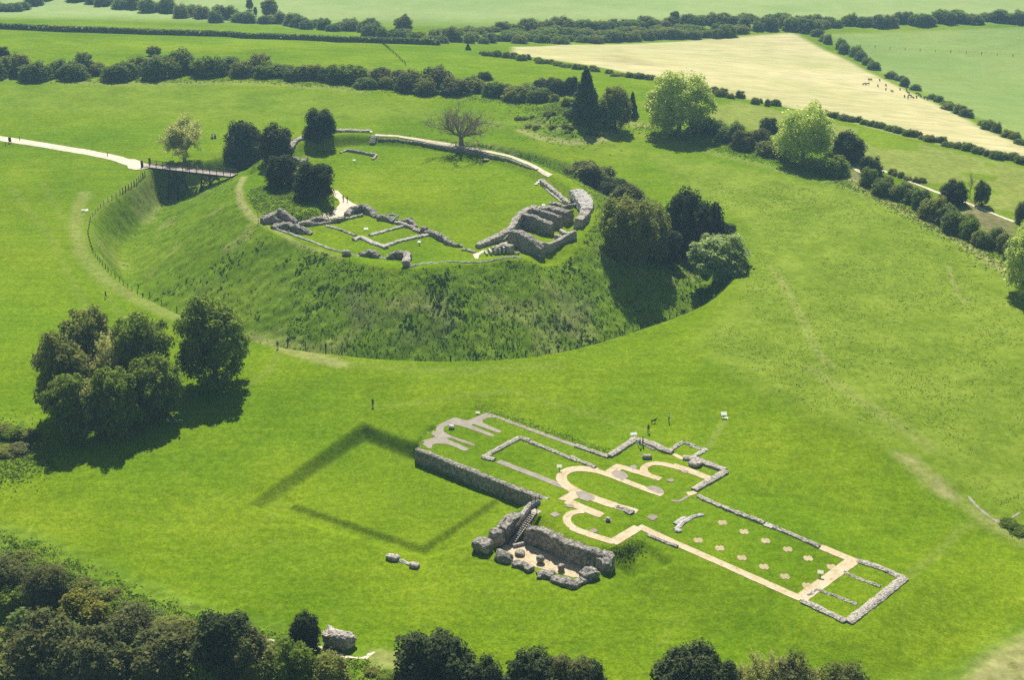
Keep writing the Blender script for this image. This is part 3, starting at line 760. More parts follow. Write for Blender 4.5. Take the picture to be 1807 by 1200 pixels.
rubble_wall([(1492, 1098), (1450, 1078), (1416, 1062)], 1.46, 0.39, "low flint wall on the lower side of the west end chambers", hv=.2, rough=.11)
rubble_wall([(1489, 1010), (1520, 1024), (1553, 1036)], 0.77, 0.27, "thin dividing wall near the upper west end chamber", hv=.2, rough=.11)
rubble_wall([(1426, 1052), (1441, 1041), (1470, 1051), (1512, 1068)], 0.77, 0.27, "thin dividing wall near the lower west end chamber with a bent inner end", hv=.2, rough=.11)
rubble_wall([(1143, 945), (1170, 956), (1196, 966)], 0.77, 0.39, "short low flint wall in the turf beside the start of the nave path", hv=.2, rough=.11)
rubble_wall(z7((640, 852), (720, 868), (800, 908)), 1.29, 0.43, "small broken patch of masonry on the inner edge of the choir path", hv=.6, rough=.3)
boulder(G(*z7((935, 375))[0]), (2.0, 1.3, 1.0), "flat topped dark stone block standing on the transept lawn", seed=7, name="stone_block", cat="stone block", sink=.2)
boulder(G(*z7((560, 978))[0]), (.9, .9, .8), "small round stone stump on a gravel square by the lower apse", seed=8, name="stone_stump", cat="stone stump", sink=.1)
boulder(G(*z6((462, 278))[0]), (1.2, 1.2, .9), "small white topped stone block inside the east chapel lawn", seed=9, name="stone_block", cat="stone block", mat="stone_pale", sink=.1)
# grave slabs in the nave
t = rubble_wall([(1193, 936), (1207, 922), (1222, 913), (1240, 909)], .95, .35, "long pale stone slab leading to a broken end on the nave lawn", mat="stone_pale", name="stone_slab", cat="stone slab", hv=.2, rough=.1)
rubble_wall([(1191, 926), (1210, 914)], 1.1, .3, "short pale stone slab lying beside the longer one on the nave lawn", mat="stone_pale", name="stone_slab", cat="stone slab", hv=.1, rough=.1)
boulder(G(1197, 938), (1.3, 1.1, .5), "square pale stone at the lower end of the long nave slab", mat="stone_pale", seed=10, sub=2, name="stone_block", cat="stone block", sink=.1)

# ---- treasury crypt
def CR(*p): return z8(*p)
CZ = -3.2
sheet("crypt_floor", CR((440, 560), (700, 540), (1290, 790), (1330, 900), (1200, 900), (560, 720)), M["tan"], .05, .5, kind="structure")
rubble_wall(CR((715, 345), (860, 385), (1000, 445), (1180, 530), (1340, 590), (1560, 640)), 1.7, [3.2, 3.5, 3.6, 3.5, 3.6, 3.6, 3.3], "tall rubble back wall of the sunken crypt with a ragged pale top", z=0, base=-3.25, mat="stone_dark", rough=.34, hv=.10, step=.4)
rubble_wall(CR((1560, 650), (1600, 680), (1570, 730)), 2.0, [3.4, 3.6, 2.8], "thick rounded corner of rubble at the back end of the crypt", z=0, base=-3.2, mat="stone_dark", rough=.3, hv=.1)
rubble_wall(CR((1490, 720), (1560, 690)), 2.0, 2.9, "stubby square rubble pier inside the back corner of the crypt", z=-.6, base=-3.2, mat="stone_dark", rough=.25, hv=.1)
boulder((*flat(*CR((1385, 835))[0], -1.0), CZ), (3.4, 2.4, 2.9), "rounded rubble lump on the end side of the crypt below the corner pier", rz=.5, seed=21, mat="stone_dark", sink=.1)
rubble_wall(CR((455, 370), (540, 280), (640, 225)), 2.2, [3.2, 3.6, 3.3], "tall rubble wall beside the crypt staircase", z=-.2, base=-3.2, mat="stone_dark", rough=.3, hv=.1)
boulder((*flat(*CR((395, 450))[0], -1.0), CZ), (2.3, 2.2, 3.5), "upright rubble pier between the stair wall and the end of the crypt", rz=.6, seed=22, mat="stone_dark", sink=.1, square=.7)
boulder((*flat(*CR((245, 545))[0], -.9), CZ + .9), (3.8, 2.8, 2.5), "sloping flat topped rubble mass at the outer end of the crypt", rz=-.5, seed=23, mat="stone_dark", sink=.1, square=.6)
boulder((*flat(*CR((470, 660))[0], -1.2), CZ), (3.2, 2.2, 2.7), "rounded rubble lump at the front of the crypt opposite the stair foot", rz=-.5, seed=24, mat="stone_dark", sink=.1)
rubble_wall(CR((595, 730), (690, 760), (780, 800)), 1.8, [1.9, 2.2, 1.8], "sloping stretch of crypt front wall opposite the first column stump", z=-1.5, base=-3.2, mat="stone_dark", rough=.35, hv=.2)
rubble_wall(CR((830, 850), (900, 850), (1010, 870)), 1.8, [1.8, 2.3, 1.9], "lumpy stretch of crypt front wall opposite the middle column stump", z=-1.5, base=-3.2, mat="stone_dark", rough=.35, hv=.25)
rubble_wall(CR((1000, 890), (1120, 930), (1220, 960), (1300, 910)), 2.0, [1.8, 2.0, 2.0, 1.8], "low flat topped corner of the crypt front wall, widest at the point", z=-1.5, base=-3.2, mat="stone_dark", rough=.3, hv=.2)
rubble_wall(CR((1305, 905), (1390, 870)), 1.3, 1.9, "small low step of rubble joining the crypt corner to the rounded lump", z=-1.3, base=-3.2, rough=.25, hv=.2)
for (x, y), lb, d in [((645, 640), "short round column base ringed by stones near the crypt stair foot", (1.8, 1.8, .9)), ((862, 725), "upright rough column stump in the middle of the crypt floor", (1.3, 1.3, 1.5)), ((1087, 810), "upright rough column stump nearest the low corner of the crypt", (1.2, 1.2, 1.4))]:
    boulder((*flat(*CR((x, y))[0], CZ + .3), CZ), d, lb, seed=int(x), sub=3, name="column_stump", cat="column stump", group="column stumps in the crypt", sink=.15, mat="stone_dark", square=.25)
MB().bar((*flat(*CR((575, 580))[0], CZ), CZ + .3), (*flat(*CR((700, 550))[0], CZ), CZ + .3), .35, .5).build("stone_kerb", M["stone_pale"]); tag(bpy.context.scene.objects["stone_kerb"], "low pale kerb across the crypt floor beside the stair foot", "stone kerb")
rubble_wall(CR((640, 235), (700, 170), (760, 120), (850, 90)), .9, .5, "pale broken wall top leading from the crypt stair up to the small bridge rail", z=0, base=[-.6, -.4, -.2, 0], mat="stone_pale", hv=.3)

# crypt staircase
def stair():
    a = Vector((*flat(*CR((545, 560))[0], CZ), CZ + .1)); b = Vector((*flat(*CR((795, 215))[0], .2), .25))
    root = empty("wooden_staircase", a); tag(root, "timber staircase with one handrail going down into the stone crypt", "staircase")
    D = b - a; f = Vector((D.x, D.y, 0)).normalized(); sN = Vector((-f.y, f.x, 0)); n = 17; wd = 1.25
    rz = math.atan2(f.y, f.x)
    for s in (-1, 1):
        MB().bar(sN * (s * wd / 2), D + sN * (s * wd / 2), .10, .35).build("stringer", M["timber"], root)
    for i in range(n):
        c = D * ((i + .5) / n)
        MB().box(c, (.34, wd + .1, .07), rz).build("tread", M["deck"], root)
    for s in (1,):
        ms = MB()
        for i in range(6):
            p = D * (i / 5.0) + sN * (s * (wd / 2 + .05)); ms.bar(p, p + Vector((0, 0, 1.15)), .10)
        ms.bar(sN * s * (wd / 2 + .05) + Vector((0, 0, 1.1)), D + sN * s * (wd / 2 + .05) + Vector((0, 0, 1.1)), .12, .14)
        ms.bar(sN * s * (wd / 2 + .05) + Vector((0, 0, .6)), D + sN * s * (wd / 2 + .05) + Vector((0, 0, .6)), .08, .10)
        ms.build("handrail", M["timber_grey"], root)
    p = D - sN * (wd / 2 + .05)
    MB().bar(p, p + Vector((0, 0, 1.6)), .14).build("end_post", M["timber"], root)
    MB().box(D + f * .6 + Vector((0, 0, -.02)), (1.2, wd + .3, .1), rz).build("landing", M["deck"], root)
stair()
def small_rail():
    a = Vector((*flat(*CR((770, 115))[0], 0), 0.05)); b = Vector((*flat(*CR((855, 92))[0], 0), 0.05))
    root = empty("footbridge_rail", a); tag(root, "short grey timber railing at the end of the long retaining wall", "railing")
    D = b - a
    for q in (0, .5, 1): MB().bar(D * q - Vector((0, 0, .4)), D * q + Vector((0, 0, 1.2)), .12).build("post", M["timber"], root)
    for h in (.5, .85, 1.15): MB().bar(Vector((0, 0, h)), D + Vector((0, 0, h)), .09).build("rail", M["timber_grey"], root)
small_rail()

# loose ruins in the lawns
boulder(G(693, 987), (2.6, 1.5, 1.1), "rounded rubble lump at the upper end of the low footing on the lawn", rz=-.4, seed=31, sink=.2)
boulder(G(731, 1001), (1.9, 1.3, 1.0), "smaller rubble lump at the lower end of the low footing on the lawn", rz=-.4, seed=32, sink=.2)
rubble_wall([(704, 990), (722, 997)], .9, .35, "pale low footing joining two rubble lumps on the lawn", mat="stone_pale")
boulder(G(598, 1140), (5.6, 3.2, 3.0), "large weathered rubble mass beside the chalky track among the bushes", rz=-.35, seed=33, sub=4, sink=.4)

# ---- castle ruins on the mound
def cw(px, w, h, label, **k):
    k.setdefault("hv", .2); return rubble_wall(px, w, h, label, **k)
# gatehouse
cw(z4((120, 300), (200, 290), (330, 330)), 2.6, [1.6, 2.2, 1.5], "bulky broken rubble wall at the outer corner of the gatehouse ruin", mat="stone_dark", rough=.4, hv=.4)
cw(z4((210, 235), (290, 215), (380, 265), (480, 305)), 1.8, [.8, 1.8, 1.6, .8], "dark humped rubble wall along the bank side of the gatehouse ruin", mat="stone_dark", rough=.4, hv=.4)
cw(z4((240, 360), (380, 370), (500, 395), (615, 415)), 1.9, [1.0, 1.9, 1.8, .8], "long rubble wall on the slope side of the gatehouse ruin", mat="stone_dark", rough=.4, hv=.4)
cw(z4((300, 320), (420, 345), (520, 375)), 1.2, .8, "low pale footing in the middle of the gatehouse ruin", mat="stone_pale", rough=.3)
cw(z4((480, 325), (580, 310), (650, 318)), 1.5, [.9, 1.0, .5], "low rubble wall linking the gatehouse ruin to the courtyard range", rough=.3)
# courtyard range
cw(z4((600, 295), (700, 280), (780, 290)), 1.6, [.5, 1.3, .9], "humped dark rubble wall along the lower edge of the sandy court", mat="stone_dark", rough=.4, hv=.35)
cw(z4((795, 300), (870, 290), (940, 270)), 1.2, [.9, 1.2, 1.1], "pair of blunt rubble stubs beside the sandy court", mat="stone_dark", rough=.35, hv=.35)
cw(z4((650, 320), (800, 305), (960, 270), (1130, 232)), .8, .7, "thin pale wall line on the hall lawn below the sandy court", mat="stone", rough=.15)
cw(z4((965, 235), (1020, 200), (1150, 180)), 1.8, [.9, 1.7, 1.9], "tall humped rubble wall on the tip of the sandy court", mat="stone_dark", rough=.4, hv=.3)
cw(z4((1150, 190), (1220, 215), (1275, 250)), 1.8, [1.9, 1.6, .7], "sloping rubble wall dropping from the court tip to the lawn", mat="stone_dark", rough=.4, hv=.3)
cw(z4((1270, 262), (1360, 275), (1450, 300)), 1.5, [.9, 1.4, .8], "low dark rubble wall beside the round well head", mat="stone_dark", rough=.35, hv=.35)
cw(z4((1450, 300), (1540, 330), (1600, 350), (1700, 400), (1800, 415)), 1.2, [.6, 1.0, .8, .6, .6], "thin curtain wall between the hall lawn and the main lawn", rough=.25)
cw(z4((1510, 305), (1580, 305), (1660, 355)), 1.3, [1.0, 1.7, .8], "humped rubble wall beyond the thin curtain wall", mat="stone_dark", rough=.35, hv=.3)
boulder(G(*z4((1745, 400))[0]), (2.0, 1.6, 2.0), "single upright rubble stub on the main lawn beside the thin curtain wall", seed=41, mat="stone_dark", sink=.2)
cw(z5((0, 690), (110, 715), (200, 760)), 1.3, [.8, 1.2, 1.6], "rubble wall descending across the lawn towards the tower", mat="stone_dark", rough=.3)
cw(z5((200, 752), (270, 800), (330, 820), (405, 822)), 1.5, [1.7, 1.2, .8, .5], "lumpy tail of the descending wall ending on bare grass", mat="stone_dark", rough=.35, hv=.35)
cw(z5((395, 855), (450, 862), (520, 885)), .9, .5, "short low wall beside the tower steps", rough=.2)
cw(z4((1200, 430), (1380, 380), (1560, 332)), 1.1, .55, "straight pale wall dividing the two courtyard lawns", mat="stone_pale", rough=.15)
cw(z4((1040, 475), (1110, 450), (1240, 510), (1370, 555)), 1.5, .6, "broad pale footing along the slope side of the courtyard lawns", mat="stone_pale", rough=.2)
cw(z4((1360, 535), (1500, 485), (1640, 455), (1800, 420)), 1.3, .55, "pale footing with a slot running from the footing corner to the thin curtain wall", mat="stone_pale", rough=.2)
cw(z4((760, 330), (880, 365), (980, 400), (1060, 430)), .9, .45, "grassy low wall edge between the upper courtyard lawn and the slope lawn", rough=.2)
cw(z4((1360, 232), (1430, 222), (1485, 238), (1440, 258), (1385, 250)), .5, .5, "small pale ring of stones round the old well head", mat="stone_pale", name="well_head", cat="well", rough=.05, hv=.05)
# outer footing along the slope
cw(z4((240, 355), (400, 410), (560, 470), (700, 520), (800, 565), (940, 600)), .7, .45, "pale curving kerb wall along the rim of the mound below the gatehouse", mat="stone_pale", rough=.12)
boulder(G(*z4((970, 625))[0]), (2.2, 1.6, 1.8), "rounded rubble lump at the end of the curving kerb", seed=43, sink=.3)
cw(z4((1005, 625), (1095, 632)), .8, .3, "short pale footing between the round lump and the first rim wall", mat="stone_pale")
cw(z4((1105, 632), (1190, 625), (1290, 645)), 1.5, [.9, 1.9, .9], "humped rubble wall on the mound rim, farther from the tower", mat="stone_dark", rough=.3, hv=.25)
cw(z4((1290, 650), (1370, 655)), .9, .4, "pale stone sill between the two humped rim walls", mat="stone_pale")
cw(z4((1370, 655), (1470, 645), (1580, 660)), 1.5, [.9, 1.8, 2.0], "humped rubble wall on the mound rim ending in a square corner", mat="stone_dark", rough=.3, hv=.25)
cw(z4((1580, 660), (1560, 735)), 1.8, [2.0, 1.4], "thick return of rubble at the corner of the rim wall", rough=.3)
cw(z4((1590, 745), (1700, 715), (1820, 695)) + z5((100, 978), (300, 970), (440, 975), (560, 975), (650, 965), (760, 940), (900, 925), (960, 940)), .6, .35, "long thin pale kerb curving along the mound rim in front of the tower", mat="stone_pale", rough=.08)
# great tower
cw(z5((545, 835), (640, 800), (760, 765), (850, 720), (930, 640), (1000, 590), (1080, 540)), 1.9, [.9, 1.4, 2.0, 2.6, 3.4, 3.4, 3.0], "long sloping flint wall climbing along the back of the great tower ruin", mat="stone", rough=.3, hv=.12)
cw(z5((640, 790), (720, 745), (815, 700)), 1.0, [.6, 1.3, .9], "low dark outer wall in front of the lawn beside the tower", mat="stone_dark", rough=.2)
cw(z5((985, 640), (1090, 665), (1180, 700), (1245, 715)), 1.8, [3.8, 3.8, 3.6, 3.2], "massive nearer cross wall of the tower with a rounded dark end", mat="stone_dark", rough=.28, hv=.08)
cw(z5((1070, 585), (1180, 615), (1270, 640), (1330, 655)), 1.3, [3.6, 3.6, 3.6, 3.4], "tall middle cross wall of the tower with a flat pale top", mat="stone_dark", rough=.2, hv=.06)
cw(z5((1080, 545), (1200, 545), (1300, 580), (1420, 610)), 2.6, [2.6, 3.2, 3.6, 3.4], "broad block of masonry at the far side of the tower", mat="stone_dark", rough=.3, hv=.12)
cw(z5((1215, 520), (1330, 520)), 1.6, 3.2, "small dark hump of masonry on top of the far tower block", mat="stone_dark", rough=.3)
cw(z5((850, 800), (960, 830), (1060, 880), (1150, 930)), 2.2, [3.6, 4.2, 3.8, 2.6], "large dark battered wall facing the slope at the front of the tower", mat="stone_dark", rough=.3, hv=.08)
cw(z5((1130, 865), (1220, 870), (1340, 800), (1465, 745)), 1.1, [2.4, 2.2, 2.0, 2.2], "thin straight wall closing the tower chamber on the slope side", mat="stone", rough=.18, hv=.08)
cw(z5((1325, 690), (1440, 730)), 1.2, 1.0, "narrow pale low wall at the end of the tower chamber", mat="stone_pale", rough=.12)
boulder(G(*z5((1305, 765))[0]), (2.4, 2.0, 1.8), "dark rubble lump inside the tower chamber", seed=51, mat="stone_dark", sink=.2)
cw(z5((700, 890), (790, 870), (870, 890)), 1.6, [1.5, 2.4, 2.2], "rounded stone vault beside the tower steps", mat="stone", rough=.2, hv=.1)
cw(z5((900, 905), (930, 900)), .7, .8, "small pale stone block below the tower wall", mat="stone_pale", rough=.1)
def tower_steps():
    a, b = G(*z5((665, 925))[0]), G(*z5((700, 835))[0])
    root = empty("stone_steps", a); tag(root, "pale worn stone steps climbing beside the rounded vault of the tower", "steps")
    a2, b2 = G(*z5((580, 895))[0]), G(*z5((740, 880))[0]); d = (b2 - a2); d.z = 0; D = d.normalized(); s = Vector((-D.y, D.x, 0))
    rz = math.atan2(D.y, D.x)
    for i in range(6):
        c = D * (1.2 + i * 1.05); z = zt(a.x + c.x, a.y + c.y) - a.z
        MB().box((a2.x - a.x + c.x, a2.y - a.y + c.y, z + .2 + .15 * i), (.5, 3.0, .4 + .3 * i), rz).build("step", M["stone_pale"], root)
tower_steps()
sheet("path", z5((500, 895), (560, 880), (600, 855), (610, 875), (560, 905), (550, 940), (520, 935)), M["chalk"], .07, .5)
def rail(a, b, label, off=(0, 0, 2.2)):
    root = empty("handrail", a); tag(root, label, "handrail"); D = b - a
    for q in (0, .5, 1): MB().bar(D * q - Vector((0, 0, .3)), D * q + Vector((0, 0, 1.1)), .08).build("post", M["timber_grey"], root)
    MB().bar(Vector((0, 0, 1.05)), D + Vector((0, 0, 1.05)), .12).build("rail", M["deck"], root)
_a = G(*z5((790, 815))[0]); _b = G(*z5((885, 730))[0]); rail(_a + Vector((0, 0, .6)), _b + Vector((0, 0, .9)), "slanting pale timber handrail along the long tower wall")
# curtain wall on the far right rim
cw(z5((1470, 325), (1520, 370), (1560, 430), (1570, 500)), [4.0, 4.6, 4.6, 3.2], [1.2, 1.4, 1.4, 1.2], "broad pale curved stretch of curtain wall on the mound rim beside the ivy clad trees", mat="stone_pale", rough=.3, hv=.25)
cw(z5((1560, 520), (1540, 590), (1490, 650)), [2.8, 2.6, 2.4], [1.6, 2.2, 2.6], "lower dark tail of the curved curtain wall near the tower", mat="stone", rough=.3, hv=.2)
cw(z5((1150, 225), (1250, 310), (1340, 385), (1420, 435)), 1.5, [1.2, 1.2, 1.1, .8], "straight rough wall running down the lawn towards the curved curtain wall", mat="stone", rough=.25)
cw(z5((1175, 270), (1260, 350), (1345, 412)), .8, .5, "thin pale footing parallel with the straight rough wall", mat="stone_pale", rough=.12)
cw(z5((1320, 470), (1390, 458), (1465, 440)), 1.0, [.9, 1.0, .8], "short dark cross wall at the foot of the straight rough wall", mat="stone_dark", rough=.2)
# rear curtain wall
cw([(510, 273), (522, 262), (545, 252), (590, 243), (625, 240), (655, 238)], 1.8, [2.4, 2.6, 2.4, 2.2, 1.8, 1.2], "long curving grey curtain wall at the back of the ward beside the yew", z=7, base=[6.6, 7.3, 7.9, 7.9, 7.7, 7.4], mat="stone", rough=.3, hv=.15)
cw([(510, 280), (530, 292), (540, 284)], 1.6, [1.5, 1.8, 1.2], "broken end of the curtain wall behind the two round yews", mat="stone_dark", rough=.35, hv=.3)
cw([(668, 245), (700, 246), (740, 252), (790, 262), (850, 272), (900, 283), (950, 300)], .7, [.3, .4, .8, .9, .8, .5, .3], "dark flint retaining wall under the rim path at the back of the ward", mat="stone_dark", rough=.12, hv=.12, sink=.8)
cw([(601, 270), (612, 266), (640, 271), (664, 276), (658, 282)], .9, [.5, .9, .9, .9, .5], "low bent wall under a grassy hollow at the back of the lawn", mat="stone", rough=.15)
boulder(G(858, 283), (2.4, 1.6, .7), "flat dark stone slab at the foot of the rim path", seed=61, mat="stone_dark", sink=.1, sub=2, name="stone_block", cat="stone block")
path("path", [(662, 238), (700, 240), (740, 246), (800, 256), (850, 265), (900, 276), (940, 292), (972, 310)], M["chalk"], 1.5, .12, .8)
def ward_steps():
    a = G(657, 252); root = empty("timber_steps", a); tag(root, "short flight of pale steps climbing the bank to the rim path", "steps")
    b = G(661, 240); D = b - a
    for i in range(5):
        c = D * (i / 4.5); MB().box((c.x, c.y, zt(a.x + c.x, a.y + c.y) - a.z + .12), (1.7, .5, .4)).build("step", M["stone_pale"], root)
ward_steps()
def small_steps():
    a = G(948, 325); root = empty("stone_steps", a); tag(root, "three tiny pale steps at the top end of the straight rough wall", "steps")
    for i in range(3):
        p = G(946 + i * 3.2, 326 - i * 3); MB().box((p.x - a.x, p.y - a.y, p.z - a.z + .15), (1.0, .6, .4), .5).build("step", M["white"], root)
small_steps()
# ------------------------------------------------------------------ plants
def quads_from(P, Nn, size, r):
    n = len(P)
    t = r.normal(size=(n, 3)); t -= (t * Nn).sum(1)[:, None] * Nn; t /= np.linalg.norm(t, axis=1)[:, None] + 1e-9
    b = np.cross(Nn, t)
    a = size[:, None]
    el = (.55 + .45 * r.random(n))[:, None]
    V = np.stack([P - t * a - b * a * el * .5, P + t * a * .2 - b * a * el, P + t * a + b * a * el * .4, P - t * a * .3 + b * a * el], 1).reshape(-1, 3)
    F = np.arange(4 * n).reshape(n, 4)
    return V, F

def leafy(puffs, n, leaf, r, bias=.35, shell=(.72, 1.08), core=.5, droop=0.0, spray=.10):
    """leaves spread over and through a set of puffs (x,y,z,rx,rz); dark closed cores keep the middle from showing the sky"""
    puffs = np.asarray(puffs, float)
    wgt = puffs[:, 3] * puffs[:, 4]; wgt /= wgt.sum()
    k = r.choice(len(puffs), n, p=wgt)
    d = r.normal(size=(n, 3)); d[:, 2] += bias; d /= np.linalg.norm(d, axis=1)[:, None]
    sc = np.stack([puffs[k, 3], puffs[k, 3], puffs[k, 4]], 1)
    rad = shell[0] + (shell[1] - shell[0]) * r.random(n) ** .7
    # lumpy radius so that every puff breaks up into sprays of leaves
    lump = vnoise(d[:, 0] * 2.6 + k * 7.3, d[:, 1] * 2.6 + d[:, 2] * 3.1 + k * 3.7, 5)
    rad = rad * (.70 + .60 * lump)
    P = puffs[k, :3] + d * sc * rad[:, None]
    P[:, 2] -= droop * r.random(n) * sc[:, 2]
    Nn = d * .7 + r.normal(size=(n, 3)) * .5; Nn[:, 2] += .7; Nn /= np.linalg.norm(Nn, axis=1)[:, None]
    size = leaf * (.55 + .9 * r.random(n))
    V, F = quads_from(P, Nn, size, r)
    tint = np.repeat(np.clip(.05 + .70 * lump + .55 * (r.random(n) - .4), 0, 1), 4)  # outer lumps lighter, hollows darker: crown shading put into the leaf colour
    # outer sprays: larger leaf clusters held flat to the light; lighter tint paints in sunlit tips
    if spray:
        m = int(n * spray); k2 = r.choice(len(puffs), m, p=wgt)
        d2 = r.normal(size=(m, 3)); d2[:, 2] += bias + .3; d2 /= np.linalg.norm(d2, axis=1)[:, None]
        l2 = vnoise(d2[:, 0] * 2.6 + k2 * 7.3, d2[:, 1] * 2.6 + d2[:, 2] * 3.1 + k2 * 3.7, 5)
        P2 = puffs[k2, :3] + d2 * np.stack([puffs[k2, 3], puffs[k2, 3], puffs[k2, 4]], 1) * ((.78 + .5 * l2) * (.9 + .3 * r.random(m)))[:, None]
        P2[:, 2] -= droop * .6 * r.random(m) * puffs[k2, 4]
        N2 = d2 * .5 + r.normal(size=(m, 3)) * .35; N2[:, 2] += 1.0; N2 /= np.linalg.norm(N2, axis=1)[:, None]
        Va, Fa = quads_from(P2, N2, leaf * 2.1 * (.6 + .8 * r.random(m)), r)
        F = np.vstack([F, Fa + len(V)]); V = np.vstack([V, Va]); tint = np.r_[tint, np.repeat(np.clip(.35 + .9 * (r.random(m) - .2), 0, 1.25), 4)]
    F = [F]; Vs = [V]; T = [tint]; o = len(V)
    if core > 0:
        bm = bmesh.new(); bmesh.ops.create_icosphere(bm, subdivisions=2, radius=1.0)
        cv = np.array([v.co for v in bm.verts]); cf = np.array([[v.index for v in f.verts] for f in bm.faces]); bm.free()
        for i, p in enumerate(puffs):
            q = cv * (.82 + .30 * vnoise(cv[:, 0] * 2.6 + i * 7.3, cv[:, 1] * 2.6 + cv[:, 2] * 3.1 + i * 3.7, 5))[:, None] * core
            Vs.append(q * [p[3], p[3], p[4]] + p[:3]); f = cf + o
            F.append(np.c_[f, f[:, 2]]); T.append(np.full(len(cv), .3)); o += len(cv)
    return np.vstack(Vs), F, np.concatenate(T)

def crown_mesh(name, *a, **k):
    V, F, T = leafy(*a, **k)
    faces = []
    q = F[0]
    tri = [f[:, :3] for f in F[1:]]
    me = bpy.data.meshes.new(name)
    nq = len(q); nt = sum(len(t) for t in tri)
    me.vertices.add(len(V)); me.vertices.foreach_set("co", V.astype(np.float32).ravel())
    li = np.concatenate([q.ravel()] + [t.ravel() for t in tri]).astype(np.int32)
    me.loops.add(len(li)); me.loops.foreach_set("vertex_index", li)
    me.polygons.add(nq + nt)
    me.polygons.foreach_set("loop_start", np.concatenate([np.arange(nq) * 4, nq * 4 + np.arange(nt) * 3]).astype(np.int32))
    me.update(calc_edges=True)
    at = me.attributes.new("tint", "FLOAT", "POINT"); at.data.foreach_set("value", T.astype(np.float32))
    return me

class Tubes:
    def __init__(s): s.V, s.F, s.o = [], [], 0
    def add(s, pts, rad, n=5):
        pts = np.asarray(pts, float); rad = np.asarray(rad, float)
        t = np.gradient(pts, axis=0); t /= np.linalg.norm(t, axis=1)[:, None] + 1e-9
        ref = np.where(np.abs(t[:, 2:3]) > .9, [[1., 0, 0]], [[0, 0, 1.]])
        u = np.cross(t, ref); u /= np.linalg.norm(u, axis=1)[:, None] + 1e-9; v = np.cross(t, u)
        a = 2 * PI * np.arange(n) / n
        V = pts[:, None, :] + (u[:, None, :] * np.cos(a)[None, :, None] + v[:, None, :] * np.sin(a)[None, :, None]) * rad[:, None, None]
        m = len(pts); i = np.arange(m - 1)[:, None] * n; j = np.arange(n)[None, :]; j2 = (j + 1) % n
        F = np.stack([i + j, i + j2, i + n + j2, i + n + j], -1).reshape(-1, 4)
        s.V.append(V.reshape(-1, 3)); s.F.append(F + s.o); s.o += m * n
    def mesh(s, name): return mesh_np(name, np.vstack(s.V), np.vstack(s.F), True)

def limbs(tb, r, h, spread, trunk_r, fork, n_main, levels, up=.6, twig=.02, nodes=None, split=3):
    """trunk that forks into limbs, branches and twigs; returns the twig ends"""
    ends = []
    def grow(p, d, L, rad, lev):
        n = 5; pts = [p]; q = p.copy(); dd = d.copy()
        for i in range(n - 1):
            dd = dd + r.normal(size=3) * .13; dd[2] += up * .05; dd /= np.linalg.norm(dd)
            q = q + dd * L / (n - 1); pts.append(q.copy())
        end_r = max(rad * .55, twig)
        tb.add(pts, np.linspace(rad, end_r, n), 6 if lev > 2 else 4 if lev > 0 else 3)
        if lev == 0: ends.append(np.array(pts)); return
        for k in range(split + (1 if lev < levels and r.random() < .6 else 0)):
            f = .35 + .65 * (k + r.random() * .6) / split; f = min(f, 1.0)
            at = np.array(pts)[min(n - 1, int(f * (n - 1)))]
            side = r.normal(size=3); side -= side.dot(dd) * dd; side /= np.linalg.norm(side) + 1e-9
            nd = dd * (.75) + side * (.55 + .3 * r.random()); nd[2] += .12 * up; nd /= np.linalg.norm(nd)
            grow(at, nd, L * (.58 + .2 * r.random()), end_r * (.75 if k < split - 1 else .9), lev - 1)
    base = np.array([0, 0, -.4]); top = np.array([r.normal() * .1, r.normal() * .1, fork])
    tb.add([base, base * .5 + top * .3, top * .7, top], [trunk_r * 1.35, trunk_r * 1.05, trunk_r * .9, trunk_r * .85], 8)
    for k in range(n_main):
        a = 2 * PI * (k + .6 * r.random()) / n_main
        tilt = spread * (.45 + .55 * r.random())
        d = np.array([math.cos(a) * math.sin(tilt), math.sin(a) * math.sin(tilt), math.cos(tilt)])
        grow(top * (.78 + .22 * r.random()), d, h * (.34 + .1 * r.random()), trunk_r * .55, levels)
    return ends

def puff_dome(r, w, h, z0, n, pr=.26, flat_=.9, top=1.0, jit=.12, belly=.45):
    """puff centres over an egg-shaped crown of width w, height h, bottom at z0"""
    out = []
    for i in range(n):
        ph = 2 * PI * (i * .618 + .1 * r.random()); t = (i + .5) / n
        z = z0 + h * (.10 + .80 * t)
        tt = (z - z0) / h
        rr = (w / 2) * math.sqrt(max(0.02, 1 - ((tt - belly) / (1 - belly if tt > belly else belly + .12)) ** 2)) * top
        rp = w * pr * (.7 + .6 * r.random())
        rad = max(0, rr - rp * .75) * (.75 + .35 * r.random())
        out.append((math.cos(ph) * rad, math.sin(ph) * rad, z + r.normal() * jit * h * .3, rp, rp * flat_ * (.8 + .3 * r.random())))
    out.append((0, 0, z0 + h * .42, w * .30, h * .36)); out.append((r.normal() * .05 * w, r.normal() * .05 * w, z0 + h * .72, w * .24, h * .26))
    return out

